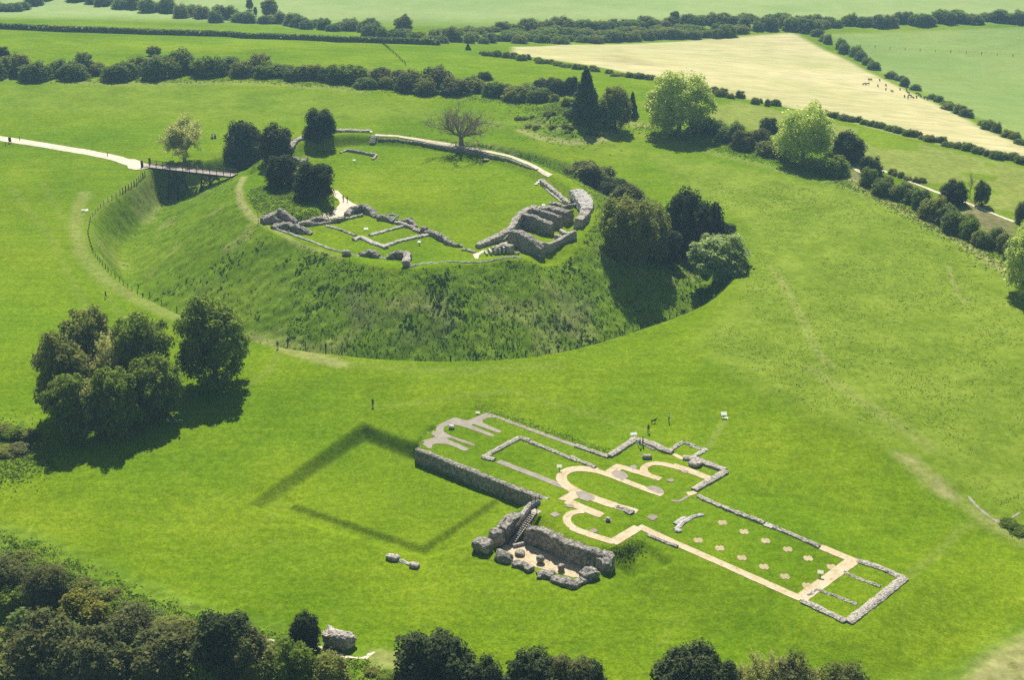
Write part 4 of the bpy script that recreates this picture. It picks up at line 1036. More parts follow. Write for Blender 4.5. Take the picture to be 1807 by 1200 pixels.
PRO = {}
def proto(kind, parts): PRO[kind] = parts
def make_protos():
    # bushes (one mesh each): 10 m wide, 8 m high
    for j in range(5):
        r = np.random.default_rng(100 + j)
        pf = puff_dome(r, 9.5, 7.5, -.3, 20 + 2 * j, .155, .95)
        pf += [(math.cos(a) * 3.4, math.sin(a) * 3.4, 1.1, 1.9, 1.6) for a in r.random(6) * 2 * PI]
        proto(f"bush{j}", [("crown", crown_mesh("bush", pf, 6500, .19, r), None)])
    # dark yew, 10 x 10
    for j in range(4):
        r = np.random.default_rng(200 + j)
        pf = []
        for i in range(34):
            t = (i + .5) / 34; a = i * 2.4 + r.random(); rr = 4.1 * math.sqrt(max(.04, 1 - (abs(t - .38) / (.68 if t > .38 else .75)) ** 2.2)) * (.62 + .42 * r.random())
            pf.append((math.cos(a) * rr, math.sin(a) * rr, .9 + 7.9 * t + r.normal() * .25, 1.35 * (1.1 - .2 * t), 1.25))
        pf += [(0, 0, 4, 2.9, 3.4), (.3, 0, 6.4, 2.1, 2.2)]
        cm = crown_mesh("yew", pf, 15000, .17, r, bias=.1, shell=(.7, 1.3), core=.6)
        tb = Tubes(); tb.add([(0, 0, -.5), (0, 0, 2), (0, 0, 6)], [.55, .45, .2], 7)
        proto(f"yew{j}", [("trunk", tb.mesh("trunk"), "bark"), ("crown", cm, None)])
    # round broadleaf, 12 wide x 12 high
    for j in range(4):
        r = np.random.default_rng(300 + j); tb = Tubes()
        limbs(tb, r, 11, 1.0, .42, 2.6, 5, 2, twig=.04)
        pf = puff_dome(r, 12, 11.2, .9, 46, .105, .9, 1.02)
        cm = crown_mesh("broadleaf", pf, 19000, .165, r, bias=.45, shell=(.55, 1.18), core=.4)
        proto(f"broad{j}", [("trunk", tb.mesh("trunk"), "bark"), ("crown", cm, None)])
    # fresh lime-green tree, drooping sprays, 14 x 14
    for j in range(2):
        r = np.random.default_rng(400 + j); tb = Tubes(); limbs(tb, r, 13, .9, .5, 2.8, 6, 2, twig=.05)
        pf = puff_dome(r, 14, 12.8, 1.0, 40, .105, 1.0, 1.02)
        cm = crown_mesh("limetree", pf, 19000, .165, r, bias=.5, shell=(.4, 1.25), core=0, droop=.45)
        proto(f"lime{j}", [("trunk", tb.mesh("trunk"), "bark"), ("crown", cm, None)])
    # half-leafed tree: limbs and twigs show through thin leaves
    for j in range(2):
        r = np.random.default_rng(500 + j); tb = Tubes()
        ends = limbs(tb, r, 12, 1.1, .42, 2.4, 7, 3, up=.8, twig=.03)
        E_ = np.vstack(ends); n = 22000
        P = E_[r.integers(0, len(E_), n)] + r.normal(size=(n, 3)) * .30
        Nn = r.normal(size=(n, 3)); Nn[:, 2] += .4; Nn /= np.linalg.norm(Nn, axis=1)[:, None]
        V, F = quads_from(P, Nn, .13 * (.5 + r.random(n)), r)
        cm = mesh_np("budding", V, F, False, dict(tint=np.repeat(r.random(n), 4)))
        proto(f"bud{j}", [("trunk", tb.mesh("trunk"), "twig"), ("crown", cm, "leaf_bud")])
    # leafless tree
    r = np.random.default_rng(600); tb = Tubes(); ends = limbs(tb, r, 13, 1.25, .55, 2.6, 8, 4, up=.7, twig=.02)
    E_ = np.vstack(ends); n = 5000
    P = E_[r.integers(0, len(E_), n)] + r.normal(size=(n, 3)) * .2
    Nn = r.normal(size=(n, 3)); Nn /= np.linalg.norm(Nn, axis=1)[:, None]
    V, F = quads_from(P, Nn, .07 * (.5 + r.random(n)), r)
    proto("bare0", [("trunk", tb.mesh("trunk"), "twig"), ("crown", mesh_np("buds", V, F, False, dict(tint=np.repeat(r.random(n), 4))), "leaf_scrub")])
    r = np.random.default_rng(610); tb = Tubes(); ends = limbs(tb, r, 12, .5, .25, 3.5, 4, 2, up=1.0, twig=.03)
    E_ = np.vstack(ends); n = 900
    P = E_[r.integers(0, len(E_), n)] + r.normal(size=(n, 3)) * .2; Nn = r.normal(size=(n, 3)); Nn /= np.linalg.norm(Nn, axis=1)[:, None]
    V, F = quads_from(P, Nn, .08 * (.5 + r.random(n)), r)
    proto("bare1", [("trunk", tb.mesh("trunk"), "twig"), ("crown", mesh_np("buds", V, F, False, dict(tint=np.repeat(r.random(n), 4))), "leaf_scrub")])
    # brown twiggy scrub bush (one mesh) 8 x 6
    for j in range(2):
        r = np.random.default_rng(700 + j)
        pf = puff_dome(r, 7.6, 5.6, -.2, 16, .17, 1.0)
        proto(f"scrub{j}", [("crown", crown_mesh("scrub", pf, 10000, .12, r, shell=(.45, 1.3), core=.4), None)])
    # conifer, 8 wide x 14 high
    r = np.random.default_rng(800); pf = []
    for i in range(34):
        t = i / 33.0; a = i * 2.4; rr = 3.1 * (1 - t) ** .8
        pf.append((math.cos(a) * rr, math.sin(a) * rr, .8 + 12.4 * t, 1.1 * (1.15 - .75 * t), 1.25 * (1.1 - .4 * t)))
    pf += [(0, 0, 3, 2.4, 3.2), (0, 0, 7, 1.7, 3.4), (0, 0, 11, .8, 2.6)]
    tb = Tubes(); tb.add([(0, 0, -.4), (0, 0, 5), (0, 0, 12)], [.4, .3, .08], 6)
    proto("conifer", [("trunk", tb.mesh("trunk"), "bark"), ("crown", crown_mesh("conifer", pf, 12000, .17, r, bias=.0, droop=.3), None)])
    # ivy-clad drooping mass, 14 x 15
    for j in range(2):
        r = np.random.default_rng(900 + j); tb = Tubes(); limbs(tb, r, 12, .7, .5, 3.0, 5, 2, twig=.05)
        pf = puff_dome(r, 12.5, 14.2, -.2, 46, .115, 1.5, 1.0, belly=.55)
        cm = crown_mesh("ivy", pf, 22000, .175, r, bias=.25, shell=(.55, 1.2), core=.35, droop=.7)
        proto(f"ivy{j}", [("trunk", tb.mesh("trunk"), "bark"), ("crown", cm, None)])
    # windswept scrub tree: leans to +x
    r = np.random.default_rng(950); pf = []
    for i in range(30):
        t = i / 29.0; a = r.random() * 2 * PI
        pf.append((-3.5 + 7.5 * t + r.normal() * .5, r.normal() * 1.8, 7.2 - 4.6 * t + r.normal() * .9, 1.3, 1.0)); pf.append((-1.0 + 5 * t, r.normal() * 1.5, 1.5 + r.random() * 2.5 * (1 - t), 1.4, 1.5))
    tb = Tubes(); [tb.add([(x, y, -.5), (x * .8 - .5, y, 2.5), (x * .6 - 1.2, y * 1.4, 5)], [.28, .2, .08], 5) for x, y in ((0, 0), (1.5, .6), (-1, -.5))]
    proto("wind", [("trunk", tb.mesh("trunk"), "bark"), ("crown", crown_mesh("windswept", pf, 14000, .17, r), None)])
make_protos()
SIZE = dict(bush=(10, 8), yew=(10, 10), broad=(12, 12), lime=(14, 14), bud=(13, 13.5), bare=(14, 13), scrub=(8, 6), conifer=(8, 14), ivy=(13.5, 14.5), wind=(10, 8.5))
_CACHE = {}
def mesh_for(kind, i, mat):
    """prototype mesh with the wanted leaf material (mesh data shared by every plant that looks like it)"""
    pn, me, fixed = PRO[kind][i]
    m = fixed if fixed else mat
    key = (kind, i, m)
    if key not in _CACHE:
        c = me.copy(); c.materials.append(M[m]); _CACHE[key] = c
    return pn, _CACHE[key]

def plant(name, kind, base, w, h, mat, label, cat, group=None, rz=None, sink=0.0, single=False):
    fam = kind.rstrip("0123456789"); sw, sh = SIZE[fam]
    base = Vector(base); base.z -= sink
    rz = random.random() * 2 * PI if rz is None else rz
    sc = (w / sw, w / sw, h / sh)
    if len(PRO[kind]) == 1 or single:
        o = link(name, mesh_for(kind, len(PRO[kind]) - 1, mat)[1]); o.location = base; o.rotation_euler = (0, 0, rz); o.scale = sc
        return tag(o, label, cat, group, "thing")
    e = empty(name, base, rz); e.scale = sc; tag(e, label, cat, group, "thing")
    for i in range(len(PRO[kind])):
        pn, me = mesh_for(kind, i, mat)
        o = link(pn, me, None, e)
    return e

def tree(name, kind, bx, by, top, wpx, mat, label, cat="tree", group=None, z=None, dz=0.0, hf=.97, rz=None, sink=.2, single=False):
    """place by photo: foot at (bx,by), crown top at row `top`, crown width in photo pixels"""
    if len(label.split()) > 16: print("LONG", label)
    P = G(bx, by) if z is None else Vector((*flat(bx, by, z), z))
    w = wpx / ppm(P); h = (top_z(P, top) - P.z) * hf
    return plant(name, kind, P, w, max(h, .8), mat, label, cat, group, rz, sink, single)

def row(name, px, hpx, spx, kinds, mats, label, cat, group, jit=.45, wf=1.5, hvar=.26, gaps=()):
    """bushes one after another along a photo polyline: hpx height (px), spx spacing (px); every bush an object"""
    px = np.array(px, float)
    Q = resample(px, spx); n = 0
    for i, (x, y) in enumerate(Q):
        u = i / max(1, len(Q) - 1)
        if any(a <= u <= b for a, b in gaps): continue
        x += random.uniform(-jit, jit) * spx; y += random.uniform(-.22, .12) * float(np.mean(hpx))
        P = G(x, y); s = ppm(P)
        hp = (np.interp(u, np.linspace(0, 1, len(hpx)), hpx) if isinstance(hpx, (list, tuple)) else hpx) * random.uniform(1 - hvar, 1 + hvar) * .86
        plant(name, random.choice(kinds), P, spx * wf * 1.38 / s * random.uniform(.75, 1.3), hp / s, random.choice(mats), label, cat, group, None, .3, True)
        n += 1
    return n
B = ["bush0", "bush1", "bush2", "bush3", "bush4"]

# ---- hedgerows in the far fields
hd = ["leaf_hedge", "leaf_hedge", "leaf", "leaf_olive"]
row("hedgerow_bush", [(-10, 22), (30, 16), (75, 4)], 22, 17, B, hd, "bushy hedgerow clump in the top corner by the far lane", "bush", "bushes in the top corner clump")
row("hedgerow_bush", [(135, -2), (200, 10), (260, 20), (330, 30), (380, 36), (436, 38)], 27, 15, B, hd, "dark bush in the ragged hedgerow running in from the top edge", "bush", "bushes of the ragged top hedgerow")
row("hedgerow_bush", [(462, 40), (492, 42)], 20, 14, B, hd, "bush in the small thicket under the pale spindly tree", "bush", "bushes of the small top thicket")
row("hedgerow_bush", [(518, 45), (550, 50), (585, 54)], 21, 14, B, hd, "bush in the short hedgerow fragment ending beside the clipped hedge", "bush", "bushes of the short hedgerow fragment")
row("hedgerow_bush", [(606, 55), (645, 62), (690, 70), (745, 72), (795, 76)], [20, 32, 22, 18, 26], 15, B, hd, "bush in the thick hedgerow where the clipped hedge ends", "bush", "bushes where the clipped hedge ends")
row("hedgerow_bush", [(810, 76), (900, 75), (1000, 74), (1080, 73), (1160, 70), (1270, 64)], 19, 14, B, hd, "bush along the near edge of the long wooded belt above the hay field", "bush", "bushes along the near edge of the wooded belt")
row("hedgerow_bush", [(770, 62), (850, 58), (900, 55), (1000, 54), (1100, 50), (1200, 45), (1290, 42)], [14, 14, 22, 22, 18, 22, 22], 17, B, hd + ["leaf_olive"], "taller bush along the back of the long wooded belt above the hay field", "bush", "bushes along the back of the wooded belt")
row("hedgerow_bush", [(900, 66), (1000, 64), (1100, 61), (1230, 56)], 17, 20, B, ["leaf_olive", "leaf"], "pale bush in the middle of the long wooded belt", "bush", "bushes inside the wooded belt")
row("hedgerow_bush", [(1270, 62), (1340, 54), (1400, 52), (1440, 56)], 24, 15, B, hd, "bush of the hedgerow along the top end of the hay field", "bush", "bushes along the top of the hay field")
row("hedgerow_bush", [(1300, 40), (1400, 40), (1450, 46), (1520, 46), (1600, 43), (1700, 40), (1820, 38)], [16, 18, 22, 24, 24, 20, 26], 15, B, hd, "bush of the hedgerow between the two green fields at the top", "bush", "bushes between the two top green fields")
row("hedgerow_bush", [(1440, 66), (1480, 84), (1510, 102), (1560, 130), (1610, 158), (1650, 178), (1700, 205), (1745, 228), (1815, 258)], 17, 15, B, hd, "small bush in the gappy hedge down the long side of the hay field", "bush", "bushes down the long side of the hay field", gaps=((.30, .34), (.47, .5), (.72, .75)), wf=1.15, hvar=.4)
row("field_shrub", [(848, 95), (900, 102), (955, 110), (1000, 118), (1045, 125), (1090, 133), (1142, 139)], [7, 16, 10, 9, 12, 9, 12], 11, B, hd, "small shrub in the thin hedge under the near corner of the hay field", "shrub", "shrubs of the thin hedge by the hay field corner", gaps=((.15, .18), (.72, .76)), wf=1.35)
row("field_shrub", [(1245, 164), (1305, 173)], 15, 12, B, hd, "shrub in the short hedge piece beside the tall lime green tree", "shrub", "shrubs beside the tall lime green tree", wf=1.3)
row("field_shrub", [(1336, 183), (1370, 187)], 14, 9, B, hd, "upright shrub in the isolated clump between the two lime green trees", "shrub", "shrubs of the isolated clump", wf=1.3)
row("field_shrub", [(1440, 200), (1478, 208), (1540, 224), (1600, 238), (1650, 250), (1700, 263), (1750, 276), (1815, 290)], [12, 12, 13, 13, 15, 15, 18], 11, B, hd, "shrub in the long hedge along the lower side of the hay field", "shrub", "shrubs of the hedge along the lower side of the hay field", wf=1.45)

# clipped hedge across the upper fields: one hedge
def clipped_hedge(px, w, h, label):
    P = Gs(px)[:, :2]; V, F = wall_mesh(P, w, h, seed=77, step=2.2, rough=.55, hv=.2, taper=.2)
    r = np.random.default_rng(3); n = 9000
    Q = resample(P, .8); q = Q[r.integers(0, len(Q), n)]
    t = np.gradient(Q, axis=0).mean(0); t /= np.linalg.norm(t)
    X = q + r.normal(size=(n, 2)) * w * .28; z = zt(X[:, 0], X[:, 1]) + h * (.25 + .85 * r.random(n))
    Nn = r.normal(size=(n, 3)); Nn[:, 2] += .6; Nn /= np.linalg.norm(Nn, axis=1)[:, None]
    V2, F2 = quads_from(np.c_[X, z], Nn, .45 * (.5 + r.random(n)), r)
    o = len(V); me = mesh_np("hedge", np.vstack([V, V2]), [list(f) for f in F] + [[int(i) + o for i in f] for f in F2], False, dict(tint=np.r_[np.full(o, .15), np.repeat(r.random(n), 4)]))
    tag(link("hedge", me, M["leaf_hedge"]), label, "hedge", None, "thing")
clipped_hedge([(-20, 50), (60, 53), (120, 56), (250, 60), (400, 64), (520, 70), (600, 74), (680, 76), (775, 79)], 3.0, 2.6, "long low clipped hedge line crossing the upper green fields")

# ---- bushes on the outer rampart
rb = ["leaf_hedge", "leaf", "leaf_olive", "leaf_hedge"]
row("rampart_bush", [(-15, 134), (60, 138), (145, 136)], 40, 22, B, rb, "big bush in the rampart hedge nearest the top corner", "bush", "rampart bushes nearest the corner", wf=1.7)
row("rampart_bush", [(150, 128), (195, 132)], 22, 16, B, ["leaf_olive", "leaf_scrub"], "low pale bush filling the gap in the rampart hedge", "bush", "low bushes in the rampart gap")
row("rampart_bush", [(205, 136), (300, 135), (380, 130), (450, 132)], 38, 20, B, rb, "bush in the long dense stretch of rampart hedge above the approach path", "bush", "rampart bushes above the approach path", wf=1.7)
row("rampart_bush", [(474, 137), (530, 138), (600, 144), (640, 150)], [28, 30, 34, 30], 20, B, rb, "dark bush in the rampart hedge stretch behind the yew trees", "bush", "rampart bushes behind the yews", wf=1.6)
row("rampart_bush", [(672, 152), (740, 162), (830, 166)], [34, 44, 40], 20, B, ["leaf_olive", "leaf_hedge", "leaf_scrub"], "mixed pale and dark bush in the rampart hedge beyond the rear curtain wall", "bush", "rampart bushes beyond the curtain wall", wf=1.7)
row("rampart_bush", [(845, 168), (900, 172), (950, 180)], 38, 20, B, rb, "bush in the rampart hedge above the leafless tree", "bush", "rampart bushes above the leafless tree", wf=1.7)
row("rampart_bush", [(955, 160), (990, 166), (1005, 170)], 30, 17, ["yew0", "yew1", "bush2"], ["leaf_yew"], "very dark bush on the rampart beside the tall conifer", "bush", "dark rampart bushes by the conifer")
row("rampart_bush", [(985, 178), (1012, 190)], 22, 15, B, ["leaf_olive"], "low bush at the foot of the tall conifer", "bush", "low bushes by the conifer", wf=1.1)
row("rampart_bush", [(1240, 238), (1290, 252), (1345, 268), (1375, 275)], 36, 19, B, ["leaf_olive", "leaf_scrub", "leaf_hedge"], "bush in the rampart hedge between the two lime green trees", "bush", "rampart bushes between the lime green trees", wf=1.7)
row("rampart_bush", [(1560, 340), (1610, 362), (1660, 392), (1700, 414), (1740, 432), (1790, 455)], [40, 38, 40, 40, 42, 40], 17, B, rb, "bush in the dense rampart hedge below the pale track", "bush", "rampart bushes below the pale track", wf=1.7)
row("rampart_bush", [(1572, 308), (1600, 316), (1625, 322)], 12, 11, B, ["leaf_olive"], "small loose shrub beside the pale track on the rampart", "bush", "small shrubs beside the pale track", wf=1.0)
T = tree
T("rampart_tree", "conifer", 1033, 208, 112, 60, "leaf_conifer", "tall dark conical conifer on the rampart beside the small rough mound", "conifer")
T("rampart_tree", "broad1", 1086, 226, 150, 58, "leaf_olive", "olive green tree next to the tall dark conifer", "tree")
T("rampart_tree", "conifer", 1115, 206, 158, 24, "leaf_conifer", "narrow dark conifer squeezed behind the olive green tree", "conifer")
T("rampart_tree", "lime0", 1197, 236, 122, 124, "leaf_lime", "tallest lime green tree on the rampart, broad crown in fresh leaf", "tree")
T("rampart_bush", "yew2", 1172, 215, 182, 40, "leaf_yew", "dark bush under the near side of the tallest lime green tree", "bush")
T("rampart_bush", "yew1", 1250, 236, 205, 40, "leaf_yew", "dark bush against the outer side of the tallest lime green tree", "bush")
T("rampart_tree", "lime1", 1416, 284, 180, 106, "leaf_lime", "lime green tree farther down the rampart, rounded crown in fresh leaf", "tree")
T("rampart_bush", "bush1", 1356, 232, 204, 38, "leaf_yew", "dark bush peeping from behind the rounded lime green tree", "bush")
T("rampart_bush", "yew3", 1495, 282, 230, 60, "leaf_yew", "large purplish dark bush beside the rounded lime green tree", "bush")
T("rampart_bush", "bush2", 1468, 306, 268, 62, "leaf", "fresh green clipped looking bush below the purplish dark bush", "bush")
T("rampart_bush", "bush3", 1535, 308, 272, 44, "leaf_yew", "dark bush past the bare earth gap on the rampart", "bush")
T("rampart_bush", "bush4", 1532, 326, 294, 36, "leaf", "low green bush in front of the bare earth gap", "bush")
T("rampart_bush", "bush1", 1565, 330, 308, 26, "leaf_scrub", "small dull bush at the start of the dense rampart hedge", "bush")
T("rampart_tree", "yew0", 1680, 358, 316, 48, "leaf_yew", "dark dense tree beside the thin leafless tree", "tree")
T("rampart_tree", "bare1", 1711, 350, 288, 34, "leaf_scrub", "thin leafless tree standing alone by the pale track", "tree")
T("rampart_tree", "broad2", 1731, 362, 318, 30, "leaf_hedge", "small round tree on a thin stem by the pale track", "tree")
T("rampart_tree", "broad0", 1812, 520, 392, 94, "leaf_lime", "yellowish green tree cut by the frame edge at the end of the hedge", "tree")
T("rampart_bush", "scrub0", 1800, 392, 352, 26, "leaf_scrub", "brown twiggy bush at the frame edge above the pale track", "bush")
T("rampart_tree", "broad3", 272, 98, 80, 26, "leaf_olive", "small pale shrub alone behind the long rampart hedge", "shrub", single=True)
T("rampart_bush", "bush0", 5, 102, 80, 30, "leaf_yew", "dark round bush at the frame edge above the rampart hedge", "bush")
T("rampart_bush", "bush2", 856, 140, 124, 28, "leaf_yew", "dark round bush standing clear behind the rampart hedge", "bush")
T("field_tree", "broad2", 712, 62, 26, 34, "leaf_olive", "brownish round tree rising above the hedgerow where the clipped hedge ends", "tree", single=True)
T("field_tree", "broad1", 476, 30, -4, 30, "leaf_olive", "pale spindly tree above the small thicket at the top edge", "tree", single=True)
T("field_tree", "broad0", 441, 17, -4, 13, "leaf_hedge", "little round headed tree on a thin trunk near the top edge", "tree")
T("field_tree", "broad3", 451, 27, 10, 7, "leaf_hedge", "tiny sapling beside the little round headed tree", "tree")
T("field_tree", "conifer", 826, 88, 74, 12, "leaf_hedge", "small pointed tree alone at the corner of the hay field", "tree", single=True)
T("field_tree", "broad0", 1190, 42, 18, 20, "leaf_hedge", "pointed dark tree standing out at the back of the wooded belt", "tree", single=True)
T("field_tree", "broad1", 655, 62, 30, 32, "leaf_hedge", "dark tall round tree in the hedgerow where the clipped hedge ends", "tree", single=True)
# shrubs on the small mound
row("mound_shrub", [(925, 212), (970, 205), (1000, 200), (1040, 222), (1060, 228)], 9, 13, B, ["leaf_olive", "leaf", "leaf_scrub"], "small shrub on the rough mound by the rampart", "shrub", "shrubs on the rough mound", jit=.9, wf=.75)
row("mound_shrub", [(940, 225), (985, 222), (1020, 235), (1060, 238)], 7, 15, B, ["leaf_olive", "leaf_scrub"], "small shrub on the rough mound by the rampart", "shrub", "shrubs on the rough mound", jit=.9, wf=.75)

# ---- trees on and round the castle mound
T("budding_tree", "bud0", 326, 284, 185, 92, "leaf_bud", "spreading tree in thin yellowish young leaf beside the footbridge", "tree")
T("leafless_tree", "bare0", 814, 256, 172, 116, "leaf_scrub", "wide leafless tree with bare brown branches behind the rim path", "tree")
T("yew_tree", "yew0", 434, 292, 210, 72, "leaf_yew", "largest dark yew of the pair beyond the bridge end", "yew tree")
T("yew_tree", "yew1", 488, 284, 217, 64, "leaf_yew", "dark pointed yew of the pair, standing nearer the curtain wall", "yew tree")
T("yew_tree", "yew2", 565, 242, 190, 58, "leaf_yew", "dark yew standing alone behind the rear curtain wall", "yew tree")
T("yew_tree", "yew3", 497, 326, 270, 60, "leaf_yew", "round yew inside the ward nearer the bridge end", "yew tree")
T("yew_tree", "yew1", 555, 346, 283, 74, "leaf_yew", "round yew inside the ward beside the sandy court", "yew tree")
T("scrub_tree", "wind", 1044, 330, 280, 92, "leaf_scrub", "windswept dark scrub tree on the mound flank, highest of three", "scrub tree", rz=0)
T("scrub_tree", "bush3", 1082, 345, 312, 62, "leaf_yew", "windswept dark scrub on the mound flank, middle of three", "scrub tree")
T("scrub_tree", "bush1", 1108, 358, 322, 58, "leaf_scrub", "windswept scrub on the mound flank, lowest of three", "scrub tree")
T("ivy_tree", "ivy0", 1108, 452, 338, 108, "leaf_olive", "ivy clad tree hanging over the mound flank beside the curved wall", "tree", rz=.3)
T("ivy_tree", "ivy1", 1142, 452, 352, 84, "leaf_olive", "ivy clad tree just behind the one beside the curved wall", "tree", rz=2.0)
T("flank_yew", "yew0", 1205, 444, 330, 78, "leaf_yew", "tall dark yew on the mound flank between ivy clad trees and round tree", "yew tree")
T("flank_yew", "yew2", 1248, 440, 352, 62, "leaf_yew", "second dark yew, just behind the round blossoming tree", "yew tree")
T("flank_yew", "yew3", 1272, 432, 386, 56, "leaf_yew", "lowest dark yew, peeping over the round blossoming tree", "yew tree")
T("flank_yew", "yew1", 1178, 462, 400, 50, "leaf_yew", "small dark yew at the foot of the ivy clad trees", "yew tree")
T("round_tree", "broad3", 1268, 492, 414, 104, "leaf_blossom", "isolated round tree with pale blossom, casting a dark shadow on the lawn", "tree")
# ---- the clump on the lawn
for kd, bx, by, tp, wp, mt, lb in [
    ("broad0", 168, 690, 545, 104, "leaf_olive", "olive tree at the top of the large lawn clump"),
    ("broad1", 258, 700, 552, 108, "leaf", "leafy tree on the side of the large clump facing the lone tree"),
    ("bud1", 205, 715, 548, 100, "leaf_bud", "thinly leafed tree whose bare stems show in the middle of the large clump"),
    ("broad2", 120, 735, 592, 100, "leaf_olive", "broad olive tree on the outer side of the large lawn clump"),
    ("broad3", 275, 735, 628, 98, "leaf", "low spreading tree in the corner of the clump by the two walkers in blue"),
    ("broad1", 128, 772, 660, 86, "leaf", "dark tree at the lowest corner of the large lawn clump"),
    ("bud0", 150, 768, 632, 86, "leaf_scrub", "brownish half bare tree at the front of the large clump"),
    ("broad0", 208, 765, 650, 92, "leaf", "dark tree in the middle of the front of the large clump")]:
    T("clump_tree", kd, bx, by, tp, wp, mt, lb, "tree")
T("lone_tree", "broad2", 381, 676, 528, 130, "leaf", "big rounded dark green tree standing just apart from the large clump", "tree")

# ---- scrub along the near edge of the hill
def bush_at(x, y, top, w, kd, mt, lb, cat="bush", nm="scrub_bush", grp=None, z=None): T(nm, kd, x, y, top, w, mt, lb, cat, grp, z=z, single=False)
for a in [
    (20, 1044, 987, 76, "scrub0", "leaf_scrub", "grey brown twiggy bush at the frame edge on the grassy slope"),
    (85, 1066, 997, 84, "scrub1", "leaf_scrub", "grey brown twiggy bush beside the yellow gorse"),
    (28, 1074, 1032, 63, "bush1", "leaf", "mid green bush in the hollow below the twiggy bushes"),
    (140, 1089, 1040, 73, "bush2", "leaf_gorse", "gorse bush flecked with yellow flowers", "gorse"),
    (170, 1104, 1062, 66, "bush4", "leaf_gorse", "second gorse bush, lower and less yellow", "gorse"),
    (235, 1129, 1074, 95, "scrub0", "leaf_scrub", "wide olive scrub bush on the slope past the gorse"),
    (300, 1129, 1090, 71, "scrub1", "leaf_olive", "loose olive bush between the wide scrub and the dark yews"),
    (60, 1134, 1072, 100, "bush0", "leaf_hedge", "deep green bush in the shaded hollow of the slope"),
    (130, 1154, 1097, 91, "bush3", "leaf_hedge", "deep green bush farther along the shaded hollow"),
    (220, 1164, 1117, 82, "bush1", "leaf_hedge", "deep green bush under the wide olive scrub bush"),
    (10, 1164, 1107, 82, "bush4", "leaf_olive", "pale olive bush low at the frame edge")]:
    bush_at(*a[:7], *(a[7:] or ()))
for i, (x, y, tp, w, kd, mt, lb) in enumerate([
    (90, 1225, 1090, 150, "yew0", "leaf_scrub", "brownish dark spreading yew at the bottom edge near the corner"),
    (175, 1235, 1112, 130, "yew2", "leaf_scrub", "brownish dark yew at the bottom edge, second from the corner"),
    (300, 1215, 1110, 130, "yew1", "leaf_scrub", "brownish spreading yew at the bottom edge below the olive scrub"),
    (400, 1190, 1076, 120, "yew3", "leaf_yew", "tall dark yew rising from the slope against the lawn"),
    (438, 1205, 1110, 90, "yew0", "leaf_scrub", "brown tinged yew in front of the tall dark yew"),
    (375, 1235, 1150, 100, "bush2", "leaf", "green leafy bush at the bottom edge below the tall dark yew"),
    (540, 1150, 1080, 56, "yew2", "leaf_yew", "small dark yew with a tuft on top beside the rubble mass"),
    (520, 1215, 1130, 90, "bush0", "leaf", "green bush below the chalky track by the small yew"),
    (585, 1215, 1150, 70, "bush3", "leaf_olive", "olive bush at the bottom edge below the rubble mass"),
    (470, 1220, 1150, 70, "bush4", "leaf_olive", "pale olive bush beside the chalky track start"),
    (757, 1245, 1112, 130, "yew1", "leaf_yew", "large dark yew at the bottom edge, tallest of the row"),
    (808, 1250, 1142, 110, "yew3", "leaf_yew", "dark sloping yew leaning on the tallest of the row"),
    (858, 1260, 1162, 80, "yew0", "leaf_yew", "low dark yew in the dip of the bottom row"),
    (940, 1255, 1152, 110, "yew2", "leaf_yew", "wide dark yew in the bottom row, past the dip"),
    (1005, 1262, 1156, 100, "yew1", "leaf_scrub", "brown tinged yew in the bottom row beside the wide dark one"),
    (1040, 1262, 1166, 76, "yew3", "leaf_yew", "small dark yew ending the bottom row"),
    (1215, 1250, 1140, 130, "yew0", "leaf_yew", "dark yew at the bottom edge under the nave end"),
    (1262, 1262, 1160, 90, "yew2", "leaf_yew", "lower dark yew between the bottom yew and the lime green saplings"),
    (1372, 1240, 1130, 104, "bud1", "leaf_bud", "lime green half leafed tree at the bottom edge, tallest of its kind"),
    (1315, 1240, 1145, 66, "bud0", "leaf_bud", "thin lime green sapling beside the tallest half leafed tree"),
    (1425, 1245, 1152, 80, "bud0", "leaf_bud", "yellowish half leafed tree next to the brown scrub"),
    (1395, 1262, 1165, 100, "scrub0", "leaf_scrub", "brown scrub under the lime green half leafed trees"),
    (1485, 1255, 1172, 90, "scrub1", "leaf_scrub", "dull brown scrub bush at the end of the bottom edge trees"),
    (40, 1250, 1150, 120, "bush3", "leaf_olive", "light olive bush in the bottom corner")]):
    T("edge_tree", kd, x, y, tp, w, mt, lb, "tree" if not kd.startswith(("bush", "scrub")) else "bush")

row("slope_shrub", [(-5, 985), (60, 1005), (130, 1035), (220, 1075), (300, 1105), (370, 1128)], 24, 21, B + ["scrub0"], ["leaf", "leaf_olive", "leaf_hedge"], "low green shrub in the upper fringe of the grassy slope below the lawn", "shrub", "shrubs in the upper fringe of the slope")
row("slope_shrub", [(-5, 1030), (70, 1062), (150, 1090), (240, 1125), (330, 1150), (470, 1165)], 34, 25, B + ["scrub1"], ["leaf_hedge", "leaf_hedge", "leaf_scrub", "leaf"], "dark green shrub in the dense middle of the slope below the lawn", "shrub", "shrubs in the dense middle of the slope")
row("slope_shrub", [(480, 1140), (520, 1152), (620, 1180), (700, 1196)], 14, 20, B, ["leaf", "leaf_olive"], "small low shrub along the chalky track under the rubble mass", "shrub", "low shrubs along the chalky track", gaps=((.55, .8),))
# scrub by the clump and at the right edge
row("low_scrub", [(-5, 770), (25, 775), (55, 770)], 20, 22, B, ["leaf", "leaf_olive"], "low shrub on the rough bank below the large clump at the frame edge", "shrub", "shrubs on the rough bank by the clump")
row("low_scrub", [(5, 800), (40, 795)], 16, 22, B, ["leaf_olive", "leaf_scrub"], "low shrub on the rough bank below the large clump at the frame edge", "shrub", "shrubs on the rough bank by the clump")
row("low_scrub", [(1775, 925), (1800, 935), (1812, 945)], 12, 16, B, ["leaf"], "low shrub beside the forked chalky track", "shrub", "shrubs beside the forked track")

